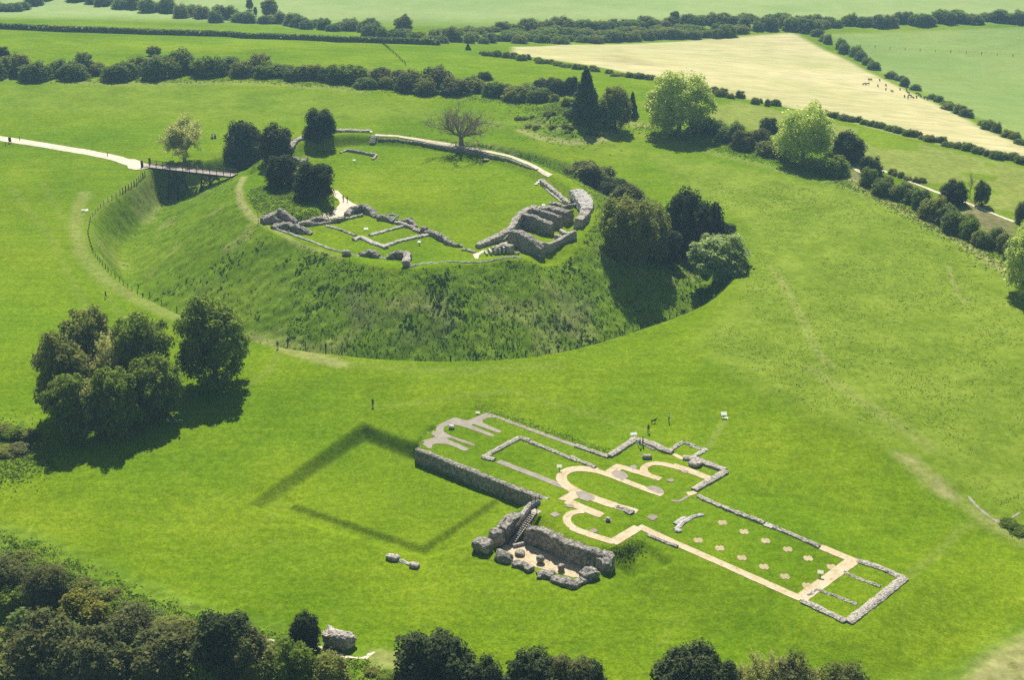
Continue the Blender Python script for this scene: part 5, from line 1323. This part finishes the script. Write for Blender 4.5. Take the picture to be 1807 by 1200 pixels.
# ---- ground cover: long tufts on the banks, short tufts in the meadow
def tufts(name, X, Y, size, mat, seed, blades=4, hz=.8):
    r = np.random.default_rng(seed); n = len(X)
    Z = zt(X, Y); P = np.repeat(np.c_[X, Y, Z], blades, 0); m = len(P)
    s = np.repeat(size, blades) * (.6 + .8 * r.random(m))
    P[:, :2] += r.normal(size=(m, 2)) * (s * .5)[:, None]; P[:, 2] += s * hz * .35 * r.random(m)
    Nn = r.normal(size=(m, 3)); Nn[:, 2] = np.abs(Nn[:, 2]) + .9; Nn /= np.linalg.norm(Nn, axis=1)[:, None]
    V, F = quads_from(P, Nn, s * .5, r)
    t0 = np.repeat(fbm(X / 5, Y / 5, seed, 2), blades) + .5 * (r.random(m) - .5)
    me = mesh_np(name, V, F, False, dict(tint=np.repeat(np.clip(t0, 0, 1), 4)))
    tag(link(name, me, M[mat]), kind="stuff")

def scatter(poly, n, seed, exclude=None):
    r = np.random.default_rng(seed); mn, mx = poly.min(0), poly.max(0)
    X = mn[0] + (mx[0] - mn[0]) * r.random(n); Y = mn[1] + (mx[1] - mn[1]) * r.random(n)
    k = inside(X, Y, poly)
    if exclude is not None: k &= ~inside(X, Y, exclude)
    return X[k], Y[k], r
X, Y, r = scatter(LIPW, 60000, 5, RIMW[:, :2])
k = (sdist(X, Y, LIPW) < -1.2) & ((X > -52) | (r.random(len(X)) < .25) | (Y > 440)); X, Y = X[k], Y[k]
d1 = fbm(X / 9, Y / 9, 61); tall = (vnoise(X / 3.5, Y / 3.5, 62) * .6 + d1 * .6)
tufts("bank_grass", X, Y, .24 + .45 * np.clip(tall - .38, 0, 1) * smooth((X + 95) / 45), "tuft", 11, 3)
kk = (fbm(X / 6, Y / 6, 63, 3) + .25 * (r.random(len(X)) - .5) > .68) & (Y < 350)
tufts("bank_brambles", X[kk], Y[kk], np.full(kk.sum(), .6), "tuft_dark", 12, 4, 1.0)
X, Y, r = scatter(BANKP, 2600, 6); tufts("bank_grass", X, Y, np.full(len(X), .5), "tuft", 13, 3)
# slope below the near edge
X, Y, r = scatter(NEAR, 900000, 7)
d = seg_dist(X, Y, N_W, False); k = (d < 45) & (np.abs(X) < 100) & (Y > 140); X, Y, d = X[k], Y[k], d[k]
k = X < 40; X, Y = X[k][:46000], Y[k][:46000]
tufts("slope_scrub", X, Y, .16 + .40 * fbm(X / 5, Y / 5, 66) ** 2, "tuft", 14, 4, 1.0)
k = fbm(X / 6, Y / 6, 67, 2) > .60; tufts("slope_brambles", X[k], Y[k], np.full(k.sum(), .32), "tuft_dark", 15, 4, 1.2)
X, Y, d = None, None, None
_nr = np.random.default_rng(71); _P = resample(N_W, .6); _q = _P[_nr.integers(0, len(_P), 9000)] + np.c_[_nr.normal(size=9000) * .9, _nr.normal(size=9000) * .9]
_k = (np.abs(_q[:, 0] + 40) < 75) & (fbm(_q[:, 0] / 4, _q[:, 1] / 4, 72) > .42); _q = _q[_k]
tufts("fringe_grass", _q[:, 0], _q[:, 1], .13 + .20 * _nr.random(len(_q)), "tuft_lawn", 26, 3, 1.0)
# rampart foot
def along(px, wd, n, seed):
    P = resample(Gs(px)[:, :2], 1.0); r = np.random.default_rng(seed); q = P[r.integers(0, len(P), n)] + r.normal(size=(n, 2)) * wd; return q[:, 0], q[:, 1]
X, Y = along([(0, 136), (200, 142), (450, 140), (640, 154), (900, 178), (1010, 198)], 3.0, 2600, 8); tufts("rampart_growth", X, Y, np.full(len(X), .45), "tuft_lawn", 16, 3)
X, Y = along([(1130, 222), (1250, 256), (1400, 292), (1560, 346), (1700, 425), (1800, 480)], 2.6, 3400, 9); tufts("rampart_growth", X, Y, np.full(len(X), .42), "tuft_lawn", 17, 3)
mx, my = flat(1000, 225, 1); r = np.random.default_rng(10); X, Y = mx + 3 + r.normal(size=2500) * 8, my + 8 + r.normal(size=2500) * 12; tufts("mound_growth", X, Y, np.full(len(X), .5), "tuft", 18, 3)
# cloister and cathedral cut banks
X, Y = along([(640, 760), (690, 780), (733, 800)], .8, 500, 19); pass
X, Y = along([(640, 762), (540, 825), (445, 888)], .8, 500, 20); pass
X, Y = along([(845, 722), (950, 756), (1070, 797)], .8, 700, 21); tufts("bank_grass", X, Y, np.full(len(X), .2), "tuft", 21, 3)
X, Y = along([(1092, 972), (1108, 978), (1125, 968)], .9, 260, 22); tufts("bank_nettles", X, Y, np.full(len(X), .26), "tuft", 22, 3)
X, Y = along([(0, 845), (60, 818), (20, 780), (0, 760)], 3.0, 1200, 23); tufts("bank_grass", X, Y, np.full(len(X), .35), "tuft", 23, 3)
# meadow flecks
mw = Gs([(1330, 310), (1480, 345), (1640, 415), (1780, 490), (1880, 600), (1880, 950), (1700, 862), (1590, 795), (1470, 745), (1340, 690), (1235, 610), (1300, 530), (1335, 460), (1290, 380), (1220, 330)])[:, :2]
X, Y, r = scatter(mw, 40000, 24); k = fbm(X / 12, Y / 12, 68) + .35 * (r.random(len(X)) - .5) > .46
tufts("meadow_grass", X[k], Y[k], .13 + .16 * r.random(k.sum()), "tuft_lawn", 24, 2)
# ------------------------------------------------------------------ footbridge
def footbridge():
    a = G(259, 293); b = Vector((*flat(413, 309, 3.4), 3.4)); a.z = zt(a.x, a.y) + .25
    root = empty("footbridge", a); tag(root, "long timber footbridge on two dark trestles crossing the castle ditch", "bridge")
    D = b - a; f = Vector((D.x, D.y, 0)).normalized(); s = Vector((-f.y, f.x, 0)); L = D.length; W = 3.0
    if s.y > 0: s = -s          # s points to the viewer's side
    m = MB(); n = 60
    rz = math.atan2(f.y, f.x)
    for i in range(n):
        c = D * ((i + .5) / n); m.box(c, (L / n * .93, W, .10), rz)
    m.build("deck", M["deck"], root)
    for k in (-1, 0, 1): MB().bar(s * (k * W * .42) + Vector((0, 0, -.3)), D + s * (k * W * .42) + Vector((0, 0, -.3)), .28, .45).build("beam", M["timber"], root)
    npst = 14
    for k in (-1, 1):
        e = MB()
        for h, t in ((1.25, .16), (.75, .08), (.35, .08)): e.bar(s * (k * W / 2) + Vector((0, 0, h)), D + s * (k * W / 2) + Vector((0, 0, h)), t, t)
        ro = e.build("railing", M["timber"], root)
        for i in range(npst):
            p = D * (i / (npst - 1)) + s * (k * W / 2); MB().bar(p - Vector((0, 0, .4)), p + Vector((0, 0, 1.35)), .16).build("post", M["timber"], ro)
    for u in (.34, .72):
        c = D * u; tr = MB()
        feet = []
        for k in (-1, 1):
            for j in (-1, 1):
                top = c + s * (k * W * .42) + f * (j * 1.6) + Vector((0, 0, -.5)); g = c + s * (k * W * .8) + f * (j * 1.9)
                gz = zt(a.x + g.x, a.y + g.y) - a.z; foot = Vector((g.x, g.y, gz - .4)); feet.append((top, foot)); tr.bar(foot, top, .34)
        for i, j in ((0, 1), (2, 3), (0, 2), (1, 3)):
            (t1, f1), (t2, f2) = feet[i], feet[j]
            tr.bar(f1.lerp(t1, .2), t2.lerp(f2, .15), .2); tr.bar(f2.lerp(t2, .2), t1.lerp(f1, .15), .2); tr.bar(f1.lerp(t1, .5), f2.lerp(t2, .5), .2); tr.bar(t1, t2, .3)
        for k in (-1, 1):
            p = c + s * (k * W * .42)
            tr.bar(p + f * 1.6 + Vector((0, 0, -.5)), p + f * 4.0 + Vector((0, 0, -.5)), .2); tr.bar(p + f * 1.8 + Vector((0, 0, -2.6)), p + f * 4.2 + Vector((0, 0, -.5)), .2); tr.bar(p - f * 1.8 + Vector((0, 0, -2.6)), p - f * 4.2 + Vector((0, 0, -.5)), .2)
        tr.build("trestle", M["timber"], root)
    g = MB()
    for k in (-1, 1):
        p = s * (k * (W / 2 + .2)) - f * .3; g.box(p + Vector((0, 0, .9)), (.5, .5, 2.0), rz)
    g.build("gate_post", M["timber"], root)
    return a, D, s
BR = footbridge()

# ------------------------------------------------------------------ fences
def fence(px, label, step, h, wires=(.95, .6), th=.12, mat="timber", name="fence", off=0.0, poles_only=False, skip=()):
    W = resample(Gs(px)[:, :2], step); z = zt(W[:, 0], W[:, 1])
    o = Vector((W[0, 0], W[0, 1], z[0])); root = empty(name, o); tag(root, label, "fence", None, "thing")
    P = [Vector((x, y, q)) - o for (x, y), q in zip(W, z)]
    for i, p in enumerate(P):
        if i in skip: continue
        hh = h * random.uniform(.92, 1.1)
        MB().bar(p - Vector((0, 0, .3)), p + Vector((random.uniform(-.05, .05), random.uniform(-.05, .05), hh)), th * random.uniform(.9, 1.3)).build("post", M[mat], root)
    if wires:
        m = MB()
        for w in wires:
            for p, q in zip(P[:-1], P[1:]): m.bar(p + Vector((0, 0, h * w)), q + Vector((0, 0, h * w)), .035, n=3)
        m.build("wire", M["timber_grey"], root)
    return root
fence([(256, 310), (243, 322), (228, 332), (212, 342)], "sturdy dark post and rail fence on the ditch edge beside the bridge end", 2.0, 1.5, (.95, .55), .19)
fence([(205, 346), (180, 362), (160, 385), (155, 412), (164, 444), (178, 463), (196, 484), (232, 512), (252, 524)], "curving post and wire fence along the outer edge of the ditch", 2.6, 1.1, (.9, .55), .11)
fence([(244, 508), (285, 535), (340, 562)], "widely spaced posts continuing the ditch fence towards the lone tree", 7.0, 1.2, None, .18)
fence([(508, 606), (540, 612), (575, 614)], "three dark posts along the ditch edge by the dog walker", 4.9, 1.3, None, .22)
fence([(795, 633), (830, 633), (900, 629), (970, 621)], "row of small dark posts on the near lip of the ditch", 6.0, .8, None, .24)
fence([(985, 617), (1045, 604), (1085, 594)], "post and wire fence starting on the near lip, with thick dark posts", 3.4, 1.3, (.9, .5), .15)
fence([(1088, 592), (1120, 582), (1160, 570), (1200, 556), (1236, 540)], "thin post and wire fence running up towards the isolated round tree", 2.6, 1.2, (.95, .6, .3), .13)
fence([(668, 72), (690, 90), (716, 114)], "faint post fence across the upper green field", 5.0, 1.2, (.9,), .18)
fence([(1492, 80), (1560, 85), (1650, 91), (1740, 96), (1815, 101)], "thin wire fence across the green field beyond the hay", 8.0, 1.3, (.95, .7, .4), .2)

# ------------------------------------------------------------------ panels, posts, boards
def info_panel(x, y, label, post=.9, w=.95, d=.65, tilt=.5, mat="cream", cat="information panel"):
    g = G(x, y); root = empty("information_panel", g, random.uniform(-.3, .3)); tag(root, label, cat)
    MB().bar((0, 0, -.2), (0, 0, post), .13).build("post", M["timber"], root)
    m = MB(); m.box((0, 0, post + .06), (w, d, .07), 0, Matrix.Rotation(tilt, 3, "X")); m.build("panel", M[mat], root)
info_panel(987, 831, "cream information panel on a short post beside the tan apse path")
info_panel(1447, 1019, "cream information panel on a dark post beside the tan west path")
info_panel(1277, 737, "white information panel alone on the open lawn beyond the sacristy", .8, 1.15, .8, mat="white")
sheet("ground_plate", [(1275, 738), (1284, 737), (1286, 740), (1277, 741)], M["white"], .1, .5, "small pale slab in the grass at the foot of the lone white panel", "slab", None, "thing")
info_panel(1118, 772, "white information panel standing behind the transept corner wall", .7, 1.3, .6, mat="white")
info_panel(843, 731, "small pale green tinted panel at the top edge of the east chapel", .3, .8, .5)
info_panel(646, 406, "low white panel in the middle of the courtyard lawn", .35, 1.1, .7, mat="white")
info_panel(740, 432, "white topped panel beside the thin curtain wall", .8, .8, .6, mat="white")
info_panel(510, 409, "small white panel among the gatehouse ruins", .3, .6, .45, mat="white")
info_panel(959, 366, "white information panel on the ward lawn near the straight rough wall", .7, .9, .6, mat="white")
info_panel(625, 286, "small white panel on the lawn below the grassy hollow", .6, .8, .5, mat="white")
info_panel(655, 235, "small white panel at the top of the timber steps", .5, .8, .5, mat="white")
info_panel(946, 435, "tiny white panel on the grass inside the tower chamber", .4, .6, .5, mat="white")
info_panel(147, 373, "low white panel on the lawn beside the ditch fence", .4, .9, .5, mat="white")
sheet("ground_plate", [(149, 371), (155, 369), (156, 372), (151, 373)], M["white"], .12, .5, "white slab lying in the grass beside the low white panel", "slab", None, "thing")
def board(x, y, label, w, h, post=.5, mat="timber"):
    g = G(x, y); root = empty("notice_board", g); tag(root, label, "notice board")
    for s in (-1, 1): MB().bar((s * w * .42, 0, -.2), (s * w * .42, 0, post + h), .12).build("post", M["timber"], root)
    MB().box((0, -.09, post + h / 2), (w, .08, h)).build("panel", M[mat], root)
board(18, 252, "tall dark notice board beside the approach path near the frame edge", .9, 1.5, .4)
def single_post(x, y, h, label, th=.22):
    g = G(x, y); m = MB(); m.bar((0, 0, -.3), (0, 0, h), th, n=6); m.box((0, 0, h + .05), (th * 1.3, th * 1.3, .12)); o = m.build("post", M["timber"]); o.location = g; tag(o, label, "post")
single_post(35, 247, .9, "short dark post by the approach path, past the notice board")
single_post(190, 275, 1.2, "single dark post in the lawn above the approach path")
single_post(10, 256, .8, "low dark post below the approach path beside the notice board")
single_post(456, 392, 2.2, "thin dark post at the rim by the gatehouse ruin", .14)
single_post(617, 462, 1.6, "thin dark post beside the rounded lump on the rim", .12)

# ------------------------------------------------------------------ people, dogs, cattle
def skin_mesh(name, verts, edges, sub=1):
    me = bpy.data.meshes.new(name); me.from_pydata([v[:3] for v in verts], edges, []); o = bpy.data.objects.new(name, me); COL.objects.link(o)
    sk = o.modifiers.new("skin", "SKIN"); sk.use_smooth_shade = True
    for i, v in enumerate(verts):
        d = me.skin_vertices[0].data[i]; d.radius = (v[3], v[4] if len(v) > 4 else v[3]); d.use_root = (i == 0)
    ss = o.modifiers.new("sub", "SUBSURF"); ss.levels = sub; ss.render_levels = sub
    dg = bpy.context.evaluated_depsgraph_get(); out = bpy.data.meshes.new_from_object(o.evaluated_get(dg)); bpy.data.objects.remove(o)
    out.name = name; return out

def body_mesh(pose):
    """one continuous human figure, 1.75 m tall, facing -y"""
    V = [(0, 0, .95, .15, .11), (0, 0, 1.15, .135, .10), (0, -.01, 1.38, .17, .11), (0, 0, 1.50, .06, .06), (0, -.02, 1.60, .075, .09), (0, -.02, 1.70, .07, .08)]
    Eg = [(0, 1), (1, 2), (2, 3), (3, 4), (4, 5)]
    st = {"stand": (.03, -.03, .02, -.02), "walk": (.24, -.22, -.20, .22)}.get(pose, (.0, .0, .1, .1))
    for s, ly, ay in ((-1, st[0], st[2]), (1, st[1], st[3])):
        o = len(V)
        if pose == "sit":
            V += [(s * .10, -.02, .90, .095), (s * .12, -.42, .88, .075), (s * .12, -.46, .46, .055), (s * .12, -.46, .42, .05), (s * .12, -.60, .42, .035)]
        else:
            V += [(s * .10, 0, .86, .095), (s * .11, ly * .5 - .02, .50, .07), (s * .11, ly, .12, .045), (s * .11, ly, .06, .05), (s * .12, ly - .16, .04, .035)]
        Eg += [(0, o), (o, o + 1), (o + 1, o + 2), (o + 2, o + 3), (o + 3, o + 4)]
        o = len(V)
        V += [(s * .21, 0, 1.42, .06), (s * .27, ay * .4, 1.14, .045), (s * .27, ay - .06, .90, .036), (s * .27, ay - .08, .82, .034)]
        Eg += [(2, o), (o, o + 1), (o + 1, o + 2), (o + 2, o + 3)]
        h = o + 3
        for k in range(5):   # four fingers and a thumb
            q = len(V); x = s * (.27 + (.0 if k else -.03 * s * s)); dy = -.035 + .022 * k
            V += [(s * (.27 - (.035 if k == 4 else 0)), ay - .08 + dy, .775 + (.03 if k == 4 else 0), .010), (s * (.262 - (.045 if k == 4 else 0)), ay - .085 + dy, .73 + (.02 if k == 4 else 0) + .008 * abs(k - 1.5), .008)]
            Eg += [(h, q), (q, q + 1)]
    me = skin_mesh("body", V, Eg, 1)
    if pose == "sit":
        for v in me.vertices: v.co.z -= .42
    return me
BODY = {p: body_mesh(p) for p in ("stand", "walk", "sit")}
def hair_mesh():
    bm = bmesh.new(); bmesh.ops.create_uvsphere(bm, u_segments=12, v_segments=8, radius=1.0)
    for v in bm.verts: v.co = Vector((v.co.x * .095, v.co.y * .11 + .005, max(v.co.z, -.25) * .10 + 1.70)); 
    for v in bm.verts:
        if v.co.y < -.04 and v.co.z < 1.72: v.co.z = 1.72
    me = bpy.data.meshes.new("hair"); bm.to_mesh(me); bm.free(); return me
HAIR = hair_mesh(); _pm = {}
def person(x, y, label, shirt, pose="stand", rz=0.0, legs="trousers", P=None, scale=1.0, group=None):
    key = (pose, shirt, legs)
    if key not in _pm:
        me = BODY[pose].copy(); dz = -.42 if pose == "sit" else 0
        for m in (shirt, legs, "skin", "black_coat"): me.materials.append(M[m])
        idx = []
        for p in me.polygons:
            c = p.center; z = c.z - dz
            if z > 1.53: i = 2
            elif abs(c.x) > .20 and z < .95 and z > .6 and pose != "sit": i = 2
            elif z < .09 and pose != "sit": i = 3
            elif z < .97 and abs(c.x) < .22: i = 1
            else: i = 0
            idx.append(i)
        me.polygons.foreach_set("material_index", idx); _pm[key] = me
    g = P if P is not None else G(x, y)
    o = link("person", _pm[key]); o.location = g; o.rotation_euler = (0, 0, rz); o.scale = (scale,) * 3
    if len(label.split()) > 16: print("LONG", label)
    tag(o, label, "person", group, "thing")
    h = link("hair", HAIR, M["hair"] if not HAIR.materials else None, o)
    if pose == "sit": h.location = (0, 0, -.42)
    return o
S = 1.05
person(187, 526, "person in dark clothes standing on the lawn above the large clump", "shirt_black", "walk", 1.2, scale=S)
person(490, 615, "dog walker in dark clothes beside a sandy dog at the ditch edge", "shirt_black", "stand", .5, scale=S)
person(297, 752, "walker in a pale blue top at the shadow edge of the large clump", "shirt_pale", "walk", 2.2, scale=S)
person(311, 752, "walker in a bright blue top just clear of the clump shadow", "shirt_blue", "walk", 2.4, scale=S)
person(658, 718, "lone person in navy standing on the open lawn above the cloister", "shirt_navy", "stand", -.4, scale=S)
person(1144, 764, "person in black on the lawn above the transept wall", "shirt_black", "stand", .2, scale=S)
person(1180, 745, "person in a white top on the lawn with a small dark dog", "shirt_white", "stand", 1.9, "shirt_navy", scale=S)
person(1129, 790, "visitor in green bending over the transept wall", "shirt_green", "walk", .8, "shirt_green", scale=S)
person(1134, 787, "visitor in red next to the one in green at the transept wall", "shirt_red", "stand", 1.2, scale=S)
person(606, 355, "taller of two dark figures walking on the sandy court", "shirt_black", "walk", 3.0, scale=S)
person(613, 356, "shorter of two dark figures walking on the sandy court", "shirt_black", "walk", 3.1, "shirt_navy", scale=.95)
_a, _D, _s = BR
person(0, 0, "walker in a pale top crossing the timber footbridge", "shirt_pale", "walk", 1.6, P=_a + _D * .60 + Vector((0, 0, .06)) + _s * .3, scale=S)
def picnic():
    g = G(377, 243); root = empty("picnic_table", g, .25); tag(root, "timber picnic table with four people sitting at it near the budding tree", "picnic table")
    MB().box((0, 0, .74), (1.9, .8, .06)).build("table_top", M["timber_grey"], root)
    for s in (-1, 1):
        MB().box((0, s * .75, .45), (1.9, .28, .05)).build("bench", M["timber_grey"], root)
        m = MB(); m.bar((s * .7, -.75, 0), (s * .7, -.2, .74), .09); m.bar((s * .7, .75, 0), (s * .7, .2, .74), .09); m.bar((s * .7, -.8, .42), (s * .7, .8, .42), .08); m.build("leg_frame", M["timber_grey"], root)
    for (x, y, rz), sh, lb in [((-.5, -.75, PI), "shirt_white", "person in white sitting at the picnic table"), ((.5, -.75, PI), "shirt_navy", "person in navy sitting at the picnic table, back to the viewer"), ((-.4, .75, 0), "shirt_black", "person in black sitting at the far side of the picnic table"), ((.5, .75, 0), "shirt_pale", "person in a pale top sitting at the far side of the picnic table")]:
        c, s_ = math.cos(.25), math.sin(.25)
        person(0, 0, lb, sh, "sit", rz + .25, P=g + Vector((x * c - y * s_, x * s_ + y * c, 0.0)), scale=S)
picnic()

def quad_mesh(name, dog=False):
    """four-legged animal facing +x; cow 2.3 m long, 1.4 m at the back"""
    if dog:
        V = [(-.30, 0, .50, .10, .11), (0, 0, .49, .10, .12), (.28, 0, .50, .12, .14), (.42, 0, .62, .07), (.50, 0, .74, .075), (.64, 0, .70, .04)]
        lx, w, hgt, r0 = (-.30, .28), .09, .42, .05
    else:
        V = [(-.85, 0, 1.08, .26, .24), (-.2, 0, 1.02, .34, .32), (.55, 0, 1.06, .28, .30), (.95, 0, 1.02, .18), (1.25, 0, .72, .16), (1.52, 0, .42, .10)]
        lx, w, hgt, r0 = (-.82, .55), .22, .85, .12
    Eg = [(0, 1), (1, 2), (2, 3), (3, 4), (4, 5)]
    for x, root in ((lx[0], 0), (lx[1], 2)):
        for s in (-1, 1):
            o = len(V); k = hgt
            if root == 0: V += [(x, s * w, k * .95, r0), (x + .10 * k, s * w, k * .62, r0 * .75), (x - .08 * k, s * w, k * .36, r0 * .5), (x - .02 * k, s * w, .04, r0 * .5)]
            else: V += [(x, s * w, k * .95, r0), (x - .03 * k, s * w, k * .55, r0 * .65), (x, s * w, k * .34, r0 * .5), (x, s * w, .04, r0 * .5)]
            Eg += [(root, o), (o, o + 1), (o + 1, o + 2), (o + 2, o + 3)]
    o = len(V)
    if dog: V += [(-.45, 0, .56, .025), (-.62, 0, .66, .015)]
    else: V += [(-1.12, 0, 1.10, .05), (-1.18, 0, .6, .03)]
    Eg += [(0, o), (o, o + 1)]
    for s in (-1, 1):
        q = len(V)
        if dog: V += [(.50, s * .06, .81, .03), (.49, s * .07, .76, .02)]
        else: V += [(1.22, s * .16, .86, .04), (1.22, s * .26, .84, .03)]
        Eg += [(4, q), (q, q + 1)]
    return skin_mesh(name, V, Eg, 1)
DOG = quad_mesh("dog", True); DOG2 = DOG.copy(); DOG.materials.append(M["dog"]); DOG2.materials.append(M["black_coat"])
for (x, y, me, lb) in [(498, 613, DOG, "sandy dog beside the dog walker at the ditch edge"), (1153, 747, DOG2, "small dark dog on the lawn near the person in white")]:
    o = link("dog", me); o.location = G(x, y); o.rotation_euler = (0, 0, .4); o.scale = (1.25,) * 3; tag(o, lb, "dog", None, "thing")
COW = quad_mesh("cow"); COW.materials.append(M["black_coat"])
for x, y, rz in [(1525, 150, .3), (1531, 150, .2), (1533, 142, 1.5), (1537, 142, 1.7), (1552, 143, 1.6), (1549, 153, 1.5), (1563, 152, 1.4), (1563, 159, 1.6), (1574, 163, 1.9), (1588, 159, 1.4), (1596, 172, 1.2), (1599, 157, 1.6), (1600, 162, 1.3),
                (1603, 166, 1.8), (1602, 174, 1.4), (1605, 171, .4), (1610, 174, 1.8), (1617, 173, 1.5), (1619, 167, 2.2), (1622, 170, .9), (1625, 172, 1.5), (1630, 175, 1.4), (1634, 174, 2.4), (1636, 177, 1.4), (1641, 176, .6), (1648, 179, 1.7), (1652, 178, 2.0)]:
    o = link("cow", COW); o.location = G(x, y); o.rotation_euler = (0, 0, rz + random.uniform(-.3, .3) + (PI if random.random() < .5 else 0)); o.scale = (.85,) * 3
    tag(o, "black cow grazing in the pale hay field near its long gappy hedge", "cow", "black cattle in the hay field", "thing")
# ------------------------------------------------------------------ light, sky, air
SUN_EL, SUN_AZ = 51.0, -4.0      # degrees; azimuth measured from +Y towards +X
sun = bpy.data.lights.new("sun", "SUN"); sun.energy = 5.0; sun.angle = R(.53); sun.color = (1.0, .955, .87)
so = bpy.data.objects.new("sun", sun); COL.objects.link(so)
sd = Vector((math.sin(R(SUN_AZ)) * math.cos(R(SUN_EL)), math.cos(R(SUN_AZ)) * math.cos(R(SUN_EL)), math.sin(R(SUN_EL))))
so.rotation_euler = sd.to_track_quat("Z", "Y").to_euler(); so.location = (0, 300, 300)
w = bpy.data.worlds.new("World"); scene.world = w; w.use_nodes = True
nt = w.node_tree; sky = nt.nodes.new("ShaderNodeTexSky"); sky.sky_type = "NISHITA"; sky.sun_disc = False
sky.sun_elevation = R(SUN_EL); sky.sun_rotation = R(SUN_AZ)
nt.links.new(sky.outputs[0], nt.nodes["Background"].inputs[0]); nt.nodes["Background"].inputs[1].default_value = .05

HAZE = 0.00018
bx = MB(); zlo = float(ZZ.min()) - 1.0
bx.box((0, 1570, (zlo + 175) / 2), (4820, 3280, 175 - zlo))
hm = bpy.data.materials.new("haze"); hm.use_nodes = True; ht = hm.node_tree; ht.nodes.clear()
ho = ht.nodes.new("ShaderNodeOutputMaterial"); pv = ht.nodes.new("ShaderNodeVolumePrincipled")
pv.inputs["Density"].default_value = HAZE; pv.inputs["Color"].default_value = (.44, .77, .98, 1); pv.inputs["Anisotropy"].default_value = .2
ht.links.new(pv.outputs[0], ho.inputs["Volume"])
tag(bx.build("haze", hm), kind="stuff")

scene.view_settings.view_transform = "Standard"; scene.view_settings.look = "None"
scene.view_settings.exposure = 0.66; scene.view_settings.gamma = 1.0
cy = scene.cycles
cy.use_denoising = False; cy.max_bounces = 8; cy.diffuse_bounces = 3; cy.transmission_bounces = 5; cy.volume_bounces = 0; cy.transparent_max_bounces = 6
